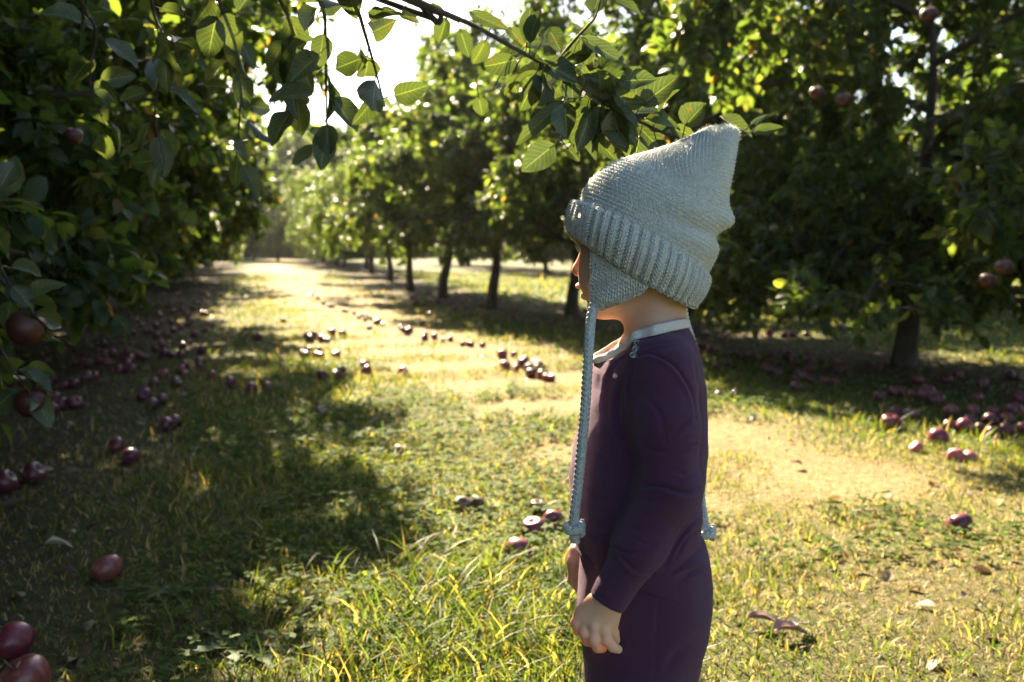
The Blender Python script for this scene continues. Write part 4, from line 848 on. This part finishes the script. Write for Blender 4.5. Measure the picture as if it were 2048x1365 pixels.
def build_hat():
    f = catmull([P(x, y, Y0) for x, y in fr], NR); b = catmull([P(x, y, Y0) for x, y in bk], NR); h = catmull(np.array(hw)[:, None], NR)[:, 0]
    th = np.linspace(0, 2 * np.pi, NC, endpoint=False); ct, st = np.cos(th), np.sin(th); pw = .92
    c = (f + b) / 2; ax = (b - f) / 2
    Gd = c[:, None] + ax[:, None] * (np.sign(ct) * np.abs(ct) ** pw)[None, :, None]; Gd[:, :, 1] -= h[:, None] * (np.sign(st) * np.abs(st) ** pw)[None]
    N = grid_normals(Gd);  s = np.sign((N * (Gd - c[:, None])).sum()); N *= s
    px = to_px(Gd)
    # slack fold at the back and soft dents
    tip = P(1462, 440, Y0)
    dd = Gd - tip; dz = dd[..., 2]; w = np.exp(-(dz / .013) ** 2) * np.clip(ct, 0, 1)[None] ** 5; Gd += (w * .0105)[..., None] * np.array([.95, 0, -.25])
    w = np.exp(-((dz + .024) / .010) ** 2) * np.clip(ct, 0, 1)[None] ** 5; Gd -= (w * .004)[..., None] * np.array([1.0, 0, .1])
    for (x, y, rx, ry, am) in ((1392, 455, 48, 16, -.004), (1400, 425, 60, 20, .002), (1340, 430, 60, 30, -.002), (1425, 350, 25, 60, -.004), (1300, 350, 70, 25, .002), (1410, 490, 40, 22, .003)):
        w = np.exp(-((px[..., 0] - x) / rx) ** 2 - ((px[..., 1] - y - .35 * (px[..., 0] - x)) / ry) ** 2) * (N[..., 1] < .2); Gd += N * (w * am)[..., None]
    N = grid_normals(Gd) * s
    # stitch coordinates: measured along the ring from the back line, and up the back
    seg = np.linalg.norm(np.roll(Gd, -1, 1) - Gd, axis=2); half = NC // 2; arc = np.zeros((NR, NC)); arc[:, 1:] = np.cumsum(seg[:, :-1], 1); tot = seg.sum(1)[:, None]; u = np.minimum(arc, tot - arc)
    vb = np.concatenate([[0], np.cumsum(np.linalg.norm(np.diff(b, axis=0), axis=1))]); vf = np.concatenate([[0], np.cumsum(np.linalg.norm(np.diff(f, axis=0), axis=1))])
    v = vb[:, None] * (1 + ct)[None] / 2 + vf[:, None] * (1 - ct)[None] / 2
    g = stitch(u, v, .0067, .0050); wob = .0006 * fnoise(u * 60, v * 60, 1, 61)
    Gd = Gd + N * (g * .0032 + wob)[..., None]
    uv = np.stack([u, v], -1).reshape(-1, 2); V = Gd.reshape(-1, 3); q = [grid_quads(NR, NC)]; cen = Gd[-1].mean(0); V = np.vstack([V, cen]); o = (NR - 1) * NC; j = np.arange(NC)
    q.append(np.stack([o + j, o + (j + 1) % NC, np.full(NC, NR * NC)], -1)); uv = np.vstack([uv, [[0, 0]]])
    return mesh_np('knit_hat', V, q, uv=uv), Gd, N
hat_me, HG, HN = build_hat(); hat = part('knit_hat', hat_me, M['knit'], kid)
def build_cuff():
    nt_, nc = 96, 1100; th = np.linspace(0, 2 * np.pi, nc, endpoint=False); ct, st = np.cos(th), np.sin(th)
    fb, bb = P(1147, 468, Y0), P(1374, 605, Y0); ft, bt = P(1158, 412, Y0), P(1405, 553, Y0)
    # closed section: up the outside, over the fold, down the inside
    per = np.linspace(0, 1, nt_, endpoint=False); Lh, Tk = .062, .0105
    sx = np.interp(per, [0, .04, .46, .5, .54, .96, 1], [.5, 1, 1, .5, 0, 0, .5]); sz = np.interp(per, [0, .04, .46, .5, .54, .96, 1], [-.05, .02, .98, 1.05, .98, .02, -.05])
    for _ in range(2): sx = (np.roll(sx, 1) + 2 * sx + np.roll(sx, -1)) / 4; sz = (np.roll(sz, 1) + 2 * sz + np.roll(sz, -1)) / 4
    R = np.zeros((nt_, nc, 3)); sag = np.abs(st) ** 1.5
    nr = 46; ribs = np.abs(np.cos(nr * th / 2)) ** .8; arcs = th / (2 * np.pi) * .56
    for k in range(nt_):
        z = sz[k]; f = fb * (1 - z) + ft * z; b = bb * (1 - z) + bt * z; c = (f + b) / 2; ax = (b - f) / 2; h = .080 + .008 * math.sin(math.pi * min(max(z, 0), 1)) + .002 * z
        outw = Tk * (sx[k] - .15) + (.0048 * (ribs - .5) if sx[k] > .5 else 0) + .0025 * math.sin(math.pi * min(max(z, 0), 1))
        la = np.linalg.norm(ax); fac = (1 + outw / la)
        p = c + np.outer(ct * fac, ax); p[:, 1] -= st * (h + outw); p[:, 2] += sag * (-.009 * (1 - z) + .007 * z) + .0012 * ribs * (1 if z > .9 else (-1 if z < .1 else 0))
        R[k] = p
    N = grid_normals(np.concatenate([R, R[:1]]))[:-1]; c = R.mean((0, 1)); d0 = (N[nt_ // 4] * (R[nt_ // 4] - c)).sum(); N *= np.sign(d0)
    u = np.tile(arcs, (nt_, 1)); v = np.tile((per * 2 * Lh)[:, None], (1, nc)); sw = .56 / nr / 2
    fu = ((nr * th / (2 * np.pi)) % 1); knitcol = np.abs(((fu + .5) % 1) - .5) < .30                         # raised ribs carry Vs, the valleys small purl bars
    vv = v / .0046; V1 = np.abs(np.sin(np.pi * (vv - np.abs(((fu + .5) % 1) - .5)[None] * 2.2))) ** .7; V2 = np.abs(np.sin(np.pi * vv)) ** 1.2
    R = R + N * (np.where(knitcol[None], V1 * .0019, V2 * .0022 - .0012))[..., None]
    i = np.arange(nt_)[:, None]; j = np.arange(nc)[None]; q = np.stack([i * nc + j, i * nc + (j + 1) % nc, ((i + 1) % nt_) * nc + (j + 1) % nc, ((i + 1) % nt_) * nc + j], -1).reshape(-1, 4)
    return mesh_np('cuff', R.reshape(-1, 3), q, uv=np.stack([u, v], -1).reshape(-1, 2)), R
cuff_me, CR = build_cuff(); part('cuff', cuff_me, M['rib'], hat)
def build_flap(near):
    n, m = 150, 150; S = np.linspace(0, 1, m); T = np.linspace(0, 1, n)
    Lp = catmull([P(1174, 470, Y0), P(1177, 510, Y0), P(1177, 550, Y0), P(1178, 585, Y0), P(1182, 612, Y0)], n); Rp = catmull([P(1296, 535, Y0), P(1286, 560, Y0), P(1270, 578, Y0), P(1240, 592, Y0), P(1196, 610, Y0)], n)
    Gd = Lp[:, None] * (1 - S)[None, :, None] + Rp[:, None] * S[None, :, None]
    sg = -1 if near else 1
    yl = np.interp(T, [0, .5, 1], [.056, .050, .044]); yr = np.interp(T, [0, .4, .8, 1], [.083, .080, .068, .047]); Y = yl[:, None] * (1 - S) + yr[:, None] * S + .009 * np.sin(np.pi * S)[None]
    Gd[..., 1] = Y0 - Y
    if not near:                                                            # mirror across the plane of the face
        d = Gd - HC; l = d @ HL; Gd = Gd - 2 * l[..., None] * HL
    # follow the cheek: push out of the head where it would sink in
    d = Gd - HC; N = grid_normals(Gd, False); ref = HL if near else -HL; N *= np.sign((N @ ref).mean())
    su = np.concatenate([np.zeros((n, 1)), np.cumsum(np.linalg.norm(np.diff(Gd, axis=1), axis=2), 1)], 1); sv = np.concatenate([np.zeros((1, m)), np.cumsum(np.linalg.norm(np.diff(Gd, axis=0), axis=2), 0)], 0)
    g = stitch(su + sv * .12, sv, .0060, .0046); A = Gd + N * (.0030 + g * .0020)[..., None]; B = Gd - N * .0022
    V = np.concatenate([A.reshape(-1, 3), B.reshape(-1, 3)]); q1 = grid_quads(n, m, False); q2 = q1[:, ::-1] + n * m
    rim = np.concatenate([np.arange(m), np.arange(1, n) * m + m - 1, (n - 1) * m + np.arange(m - 2, -1, -1), np.arange(n - 2, 0, -1) * m]); r2 = np.roll(rim, -1); q3 = np.stack([rim, r2, r2 + n * m, rim + n * m], -1)
    uv = np.stack([su, sv], -1).reshape(-1, 2); return mesh_np('ear_flap', V, [np.concatenate([q1, q2, q3])], uv=np.vstack([uv, uv]))
for near in (True, False): part('ear_flap', build_flap(near), M['knit'], hat)
def build_cord(pts, r, knot_at):
    """knitted cord with V stitches and an overhand knot near its end"""
    c = catmull(pts, 620); L = np.concatenate([[0], np.cumsum(np.linalg.norm(np.diff(c, axis=0), axis=1))]); mb = MB()
    def cordtube(cl, rad):
        v, f, uv = tube(cl, rad, 28); n = len(cl); V = v.reshape(n, 28, 3); N = V - cl[:, None]; N /= np.linalg.norm(N, axis=2)[..., None] + 1e-9
        th = uv[:, 0].reshape(n, 28); l = uv[:, 1].reshape(n, 28); fu = np.abs((th * 4 + .25) % 1 - .5); g = np.abs(np.sin(np.pi * (l / .0066 - fu * 1.5))) ** .8 * np.clip(np.sin(2 * np.pi * fu), 0, 1) ** .5
        V = V + N * (g * .0017 - .0004)[..., None]; mb.add(V.reshape(-1, 3), f, np.stack([th.ravel() * .042, l.ravel()], -1))
    rad = np.full(620, r); rad[-6:] *= np.linspace(1, .55, 6); rad[:10] *= np.linspace(.9, 1, 10); cordtube(c, rad)
    k = c[int(knot_at * 619)]; t = c[min(int(knot_at * 619) + 4, 619)] - k; t /= np.linalg.norm(t); a = np.cross(t, [0, 1.0, 0]); a /= np.linalg.norm(a); b = np.cross(t, a)
    ang = np.linspace(-.4, 2 * np.pi * 1.12, 90); kp = k + np.outer(np.cos(ang) * .0092, a) + np.outer(np.sin(ang) * .0082, b) + np.outer(np.linspace(-.0045, .0045, 90) + .004 * np.sin(ang), t)
    cordtube(kp, np.full(90, r * .88)); return mb.mesh('cord')
yc = Y0 - .052
near_pts = [P(1190, 604, yc + .004), P(1182, 640, yc - .006), P(1178, 690, yc - .020), P(1175, 740, yc - .024), P(1170, 820, yc - .024), P(1163, 900, yc - .024), P(1156, 970, yc - .022), P(1149, 1030, yc - .02), P(1148, 1062, yc - .02), P(1151, 1086, yc - .02)]
part('cord', build_cord(near_pts, .0057, .865), M['cord'], hat)
yf = Y0 + .062
far_pts = [P(1350, 590, yf), P(1364, 618, yf), P(1372, 650, yf + .01), P(1392, 720, yf + .012), P(1402, 820, yf + .01), P(1404, 920, yf + .005), P(1401, 990, yf), P(1406, 1030, yf - .01), P(1410, 1052, yf - .012), P(1411, 1074, yf - .012)]
part('cord', build_cord(far_pts, .0057, .955), M['cord'], hat)
def build_tag():
    W_, H_ = np.linspace(-1, 1, 9), np.linspace(0, 1, 14); a0 = P(1160, 404, Y0 - .028); a1 = P(1178, 412, Y0 - .046); b0 = P(1152, 434, Y0 - .034); b1 = P(1163, 437, Y0 - .056)
    V = []; uv = []; ou = np.array([-.55, -.8, .2])
    for h in H_:
        for w in W_:
            s = (w + 1) / 2; p = (a0 * (1 - s) + a1 * s) * (1 - h) + (b0 * (1 - s) + b1 * s) * h; V.append(p + ou * (.004 + .0025 * math.sin(math.pi * h))); uv.append((s, h))
    V = np.array(V); n = len(V); q = grid_quads(14, 9, False); rim = np.concatenate([np.arange(9), np.arange(1, 14) * 9 + 8, 13 * 9 + np.arange(7, -1, -1), np.arange(12, 0, -1) * 9]); r2 = np.roll(rim, -1)
    me = mesh_np('brand_tag', np.vstack([V, V - ou * .0012]), [np.concatenate([q, q[:, ::-1] + n, np.stack([rim, r2, r2 + n, rim + n], -1)])]); o = part('cloth_tag', me, M['tagcloth'], hat)
    # woven marks on the tag: a small chevron over two rows of strokes
    mb = MB(); rng = np.random.default_rng(3)
    def at(s, h): p = (a0 * (1 - s) + a1 * s) * (1 - h) + (b0 * (1 - s) + b1 * s) * h; return p + ou * (.0046 + .0025 * math.sin(math.pi * h))
    def stroke(s0, h0, s1, h1): mb.add(*tube(np.array([at(s0, h0), at((s0 + s1) / 2, (h0 + h1) / 2), at(s1, h1)]), .00035, 4))
    stroke(.55, .32, .72, .24); stroke(.72, .24, .9, .36)
    for s0 in (.15, .3, .45): stroke(s0, .22, s0 + .06, .38); stroke(s0 + .1, .22, s0 + .04, .36)
    for s0 in (.12, .24, .38, .5, .64, .78): stroke(s0, .48, s0 + .02, .64); stroke(s0, .48, s0 + .08, .52)
    part_deep = link('lettering', mb.mesh('lettering'), M['tagink'], None); part_deep.parent = hat
    w = np.array(parent_world(hat)); me2 = part_deep.data; a = np.empty(len(me2.vertices) * 3, np.float32); me2.vertices.foreach_get('co', a); me2.vertices.foreach_set('co', (a.reshape(-1, 3) - w).astype(np.float32).ravel())
build_tag()
def fuzz(name, pts, nrm, n, lo, hi, mat, parent, seed, w=.00016):
    rng = np.random.default_rng(seed); k = rng.integers(0, len(pts), n); p = pts[k] + rng.normal(0, .0006, (n, 3)); d = nrm[k] + rng.normal(0, .75, (n, 3)); d /= np.linalg.norm(d, axis=1)[:, None]; L = rng.uniform(lo, hi, n) * rng.uniform(.3, 1, n)
    b = rng.normal(0, 1, (n, 3)); s_ = np.cross(d, b); s_ /= np.linalg.norm(s_, axis=1)[:, None]; mid = p + d * (L * .55)[:, None]; tip = mid + (d + .8 * b * .4) * (L * .45)[:, None]
    V = np.stack([p - s_ * w, p + s_ * w, mid + s_ * w * .8, mid - s_ * w * .8, tip], 1).reshape(-1, 3); i = (np.arange(n) * 5)[:, None]
    o = part(name, mesh_np(name, V, [i + np.array([0, 1, 2, 3]), i + np.array([3, 2, 4])]), mat, parent); o['kind'] = 'stuff'; return o
M['fibre'] = leafy('wool_fibre', [(0, (.40, .44, .41)), (1, (.62, .62, .56))], (1.2, 1.2, 1.15), .5, .7); M['lint'] = leafy('plum_fibre', [(0, (.12, .07, .10)), (1, (.30, .20, .26))], (1.5, 1.3, 1.4), .5, .7)
cn = grid_normals(np.concatenate([CR, CR[:1]]))[:-1]; cc_ = CR.mean((0, 1)); cn *= np.sign((cn[24] * (CR[24] - cc_)).sum())
fuzz('wool_fuzz', np.concatenate([HG.reshape(-1, 3), CR[2:46].reshape(-1, 3)]), np.concatenate([HN.reshape(-1, 3), cn[2:46].reshape(-1, 3)]), 16000, .002, .0055, M['fibre'], hat, 5)
sm = sweater.data; sv_ = np.empty(len(sm.vertices) * 3, np.float32); sm.vertices.foreach_get('co', sv_); sn_ = np.empty(len(sm.vertices) * 3, np.float32); sm.vertices.foreach_get('normal', sn_)
fuzz('wool_fuzz', sv_.reshape(-1, 3) + np.array(parent_world(sweater)), sn_.reshape(-1, 3), 14000, .0012, .0032, M['lint'], sweater, 6, .00010)

# ------------------------------------------------------------------ the sharp branch over the hat (belongs to the nearest dark side tree)
Z7 = 2.2756
def z7(x, y): return 700 + x / Z7, y / Z7
def build_branch():
    tree = LT[0]; wood = MB(); fol = MB(); Yb = 1.62
    main = [np.array([-2.72, 1.0, 1.55]), np.array([-2.2, 1.02, 1.95]), np.array([-1.4, 1.12, 2.05]), np.array([-.85, 1.42, 1.86]), np.array([-.42, 1.58, 1.62])] + [P(*z7(x, y), Yb) for x, y in ((305, 0), (430, 65), (560, 115), (720, 205), (850, 275), (980, 350), (1100, 430), (1190, 490), (1330, 560), (1460, 620), (1560, 640))] + [P(1440, 288, 1.60), P(1482, 279, 1.60), P(1484, 262, 1.60)]
    n = 160; c = catmull(main, n); s = np.linspace(0, 1, n); rad = np.interp(s, [0, .12, .26, .36, .7, 1], [.035, .018, .006, .0036, .0026, .0011]) * (1 + .08 * np.sin(s * 90)); wood.add(*tube(c, rad, 8))
    side = [P(1122, 114, Yb), P(1150, 80, Yb - .03), P(1176, 52, Yb - .05), P(1193, 30, Yb - .06), P(1205, -20, Yb - .07)]; wood.add(*tube(catmull(side, 20), np.linspace(.0028, .0012, 20), 6))
    side = [P(1124, 150, Yb), P(1128, 180, Yb - .02), P(1130, 205, Yb - .03)]; wood.add(*tube(catmull(side, 10), np.linspace(.0022, .001, 10), 6))
    side = [P(1484, 275, 1.60), P(1505, 262, 1.60), P(1520, 240, 1.60), P(1540, 228, 1.60)]; wood.add(*tube(catmull(side, 10), np.linspace(.0012, .0008, 10), 5))
    rng = np.random.default_rng(8)
    LS = [(785, 245, 655, 250, 100, .1), (1050, 170, 1255, 295, 85, -.05), (905, 130, 960, 235, 85, .05), (1095, 165, 1075, 300, 65, -.02), (1222, 372, 1392, 355, 105, -.08), (1322, 482, 1495, 352, 110, -.04), (1195, 500, 1240, 705, 115, -.06), (1290, 555, 1445, 700, 95, 0),
          (978, 468, 985, 632, 115, -.07), (975, 460, 752, 655, 75, -.02), (930, 660, 785, 775, 120, .02), (1180, 500, 1128, 605, 75, .03), (1010, 360, 1012, 470, 95, -.04), (1085, 360, 1228, 410, 85, -.05), (845, 335, 833, 495, 75, .02), (1525, 575, 1610, 465, 125, -.05),
          (1460, 585, 1575, 618, 62, 0), (1685, 530, 1835, 612, 70, .04), (1828, 605, 1970, 583, 55, .03), (1822, 572, 1902, 515, 28, .05), (1105, 62, 1150, -45, 95, -.06), (1190, 0, 1330, 48, 60, -.05), (585, 440, 602, 525, 68, .12), (1085, 590, 1218, 735, 68, .01),
          (350, 40, 435, 45, 55, .03), (215, 55, 312, 105, 50, .05), (540, 55, 720, 140, 62, .04), (725, 125, 785, 210, 62, .06), (920, 280, 1055, 340, 55, -.02), (795, 215, 910, 190, 48, .03), (985, 670, 1045, 730, 62, .06), (870, 470, 985, 420, 90, .05), (1110, 160, 1010, 130, 40, .02),
          (650, 410, 710, 400, 50, .1), (735, 350, 760, 430, 55, .12), (500, 130, 540, 260, 70, .16), (440, 80, 400, 200, 75, .18), (620, 180, 560, 300, 80, .2), (1030, 350, 960, 400, 75, .04), (1130, 440, 1060, 540, 85, .06), (1250, 540, 1190, 640, 80, .08), (930, 340, 860, 420, 85, .09), (1150, 480, 1290, 470, 80, .05)]
    for k, (x0, y0, x1, y1, w, dy) in enumerate(LS):
        dy = dy * .5 + rng.uniform(-.03, .03); a = P(*z7(x0, y0), Yb + dy); b = P(*z7(x1, y1), Yb + dy + rng.uniform(-.025, .025)); d = b - a; L = np.linalg.norm(d); face = np.array([rng.normal(0, .35), -1.0, rng.uniform(.0, .9)])
        wid = w / Z7 * (Yb + dy) / FPX
        v, q, uv = big_leaf('', a, d, face, L * 1.03, wid * 1.1, k, rng.uniform(-.10, .28), rng.uniform(.1, .35)); fol.add(v, q, uv)
        i = np.linalg.norm(c - a, axis=1).argmin(); pt = c[i] if np.linalg.norm(c[i] - a) < .09 else a - d / L * .025 + [0, 0, .01]; wood.add(*tube(catmull([pt, (pt + a) / 2 + [0, 0, -.002], a, a + d * .15], 7), np.linspace(.0011, .0008, 7), 4))
    for k in range(46):
        i = int(rng.uniform(74, 120)); dd = c[i + 1] - c[i]; dd /= np.linalg.norm(dd); d = dd * .5 + rng.normal(0, .8, 3) * [1, .5, 1] + [0, .1, -.2]; d /= np.linalg.norm(d); L = rng.uniform(.05, .085); a = c[i] + d * .02
        wood.add(*tube(np.array([c[i], c[i] + d * .011 + [0, 0, .001], a]), .0009, 4)); v, q, uv = big_leaf('', a, d, rng.normal(0, .6, 3) + [0, -.6, .5], L, L * rng.uniform(.5, .68), 700 + k, rng.uniform(0, .4), rng.uniform(.1, .4)); fol.add(v, q, uv)
    # sprays that hang from the limb further along, a little behind the main one
    for k, (i0, pts_, nl) in enumerate(((52, [(640, -60, 1.6), (650, 40, 1.75), (652, 180, 1.8), (655, 300, 1.8)], 12), (58, [(700, -50, 1.5), (722, 40, 1.6), (748, 130, 1.65), (770, 215, 1.65)], 11), (46, [(560, -60, 1.7), (585, 60, 1.9), (590, 170, 1.95), (600, 260, 2.0)], 14),
                                        (40, [(430, -60, 1.8), (470, 60, 2.0), (480, 200, 2.1), (470, 340, 2.1)], 16), (34, [(300, -60, 1.8), (330, 90, 2.0), (310, 220, 2.1), (330, 330, 2.1)], 16), (20, [(-90, 200, 1.7), (-20, 480, 1.95), (30, 590, 2.0), (50, 632, 2.0)], 20), (17, [(-120, 200, 1.8), (-60, 560, 2.05), (20, 730, 2.1), (62, 778, 2.1)], 20), (30, [(150, -60, 1.8), (190, 60, 2.1), (180, 170, 2.2), (215, 260, 2.3)], 14))):
        pl = catmull([c[i0]] + [P(*q_) for q_ in pts_], 40); wood.add(*tube(pl, np.linspace(.005, .0012, 40), 5))
        for m in range(nl):
            u = 12 + 27 * (m + rng.uniform(0, .9)) / nl; i = min(int(u), 38); dd = pl[i + 1] - pl[i]; dd /= np.linalg.norm(dd); d = dd * .5 + rng.normal(0, .75, 3) + [0, 0, -.25]; d /= np.linalg.norm(d); L = rng.uniform(.06, .092)
            a = pl[i] + d * .022; wood.add(*tube(np.array([pl[i], pl[i] + d * .012 + [0, 0, .001], a]), .0009, 4)); v, q, uv = big_leaf('', a, d, rng.normal(0, .6, 3) + [0, -.5, .6], L, L * rng.uniform(.52, .68), 300 + 20 * k + m, rng.uniform(0, .4), rng.uniform(.1, .35)); fol.add(v, q, uv)
    # more leaves on the part that runs out of the picture
    for k in range(60):
        i = int(rng.uniform(14, 44)); a = c[i] + rng.normal(0, .015, 3); d = rng.normal(0, 1, 3) + [0, 0, -.6]; d /= np.linalg.norm(d); v, q, uv = big_leaf('', a + d * .02, d, rng.normal(0, .5, 3) + [0, 0, 1], rng.uniform(.06, .085), rng.uniform(.035, .05), 100 + k); fol.add(v, q, uv)
    inv = np.array(tree.matrix_basis.inverted()); 
    def loc(mb):
        for i, v in enumerate(mb.v): mb.v[i] = v @ inv[:3, :3].T + inv[:3, 3]
    loc(wood); loc(fol)
    b = link('overhanging_branch', wood.mesh('overhanging_branch'), M['bark'], tree); link('foliage', fol.mesh('foliage'), M['leaf_near'], b)
build_branch()
# ------------------------------------------------------------------ the air
def build_haze(density, an):
    m = bpy.data.materials.new('morning_air'); m.use_nodes = True; t = m.node_tree; t.nodes.clear(); o = t.nodes.new('ShaderNodeOutputMaterial'); v = t.nodes.new('ShaderNodeVolumePrincipled')
    v.inputs['Density'].default_value = density; v.inputs['Color'].default_value = (.95, .95, .95, 1); v.inputs['Anisotropy'].default_value = an; t.links.new(v.outputs[0], o.inputs['Volume'])
    x0, x1, y0, y1, z0, z1 = -95, 95, -14, 98, -1.2, 14.5
    V = np.array([(x, y, z) for z in (z0, z1) for y in (y0, y1) for x in (x0, x1)]); q = np.array([(0, 2, 3, 1), (4, 5, 7, 6), (0, 1, 5, 4), (2, 6, 7, 3), (0, 4, 6, 2), (1, 3, 7, 5)])
    tag(link('haze', mesh_np('haze', V, q, False), m), 'thin golden morning air hanging between the orchard rows', 'haze', kind='stuff')
build_haze(.00018, .6)
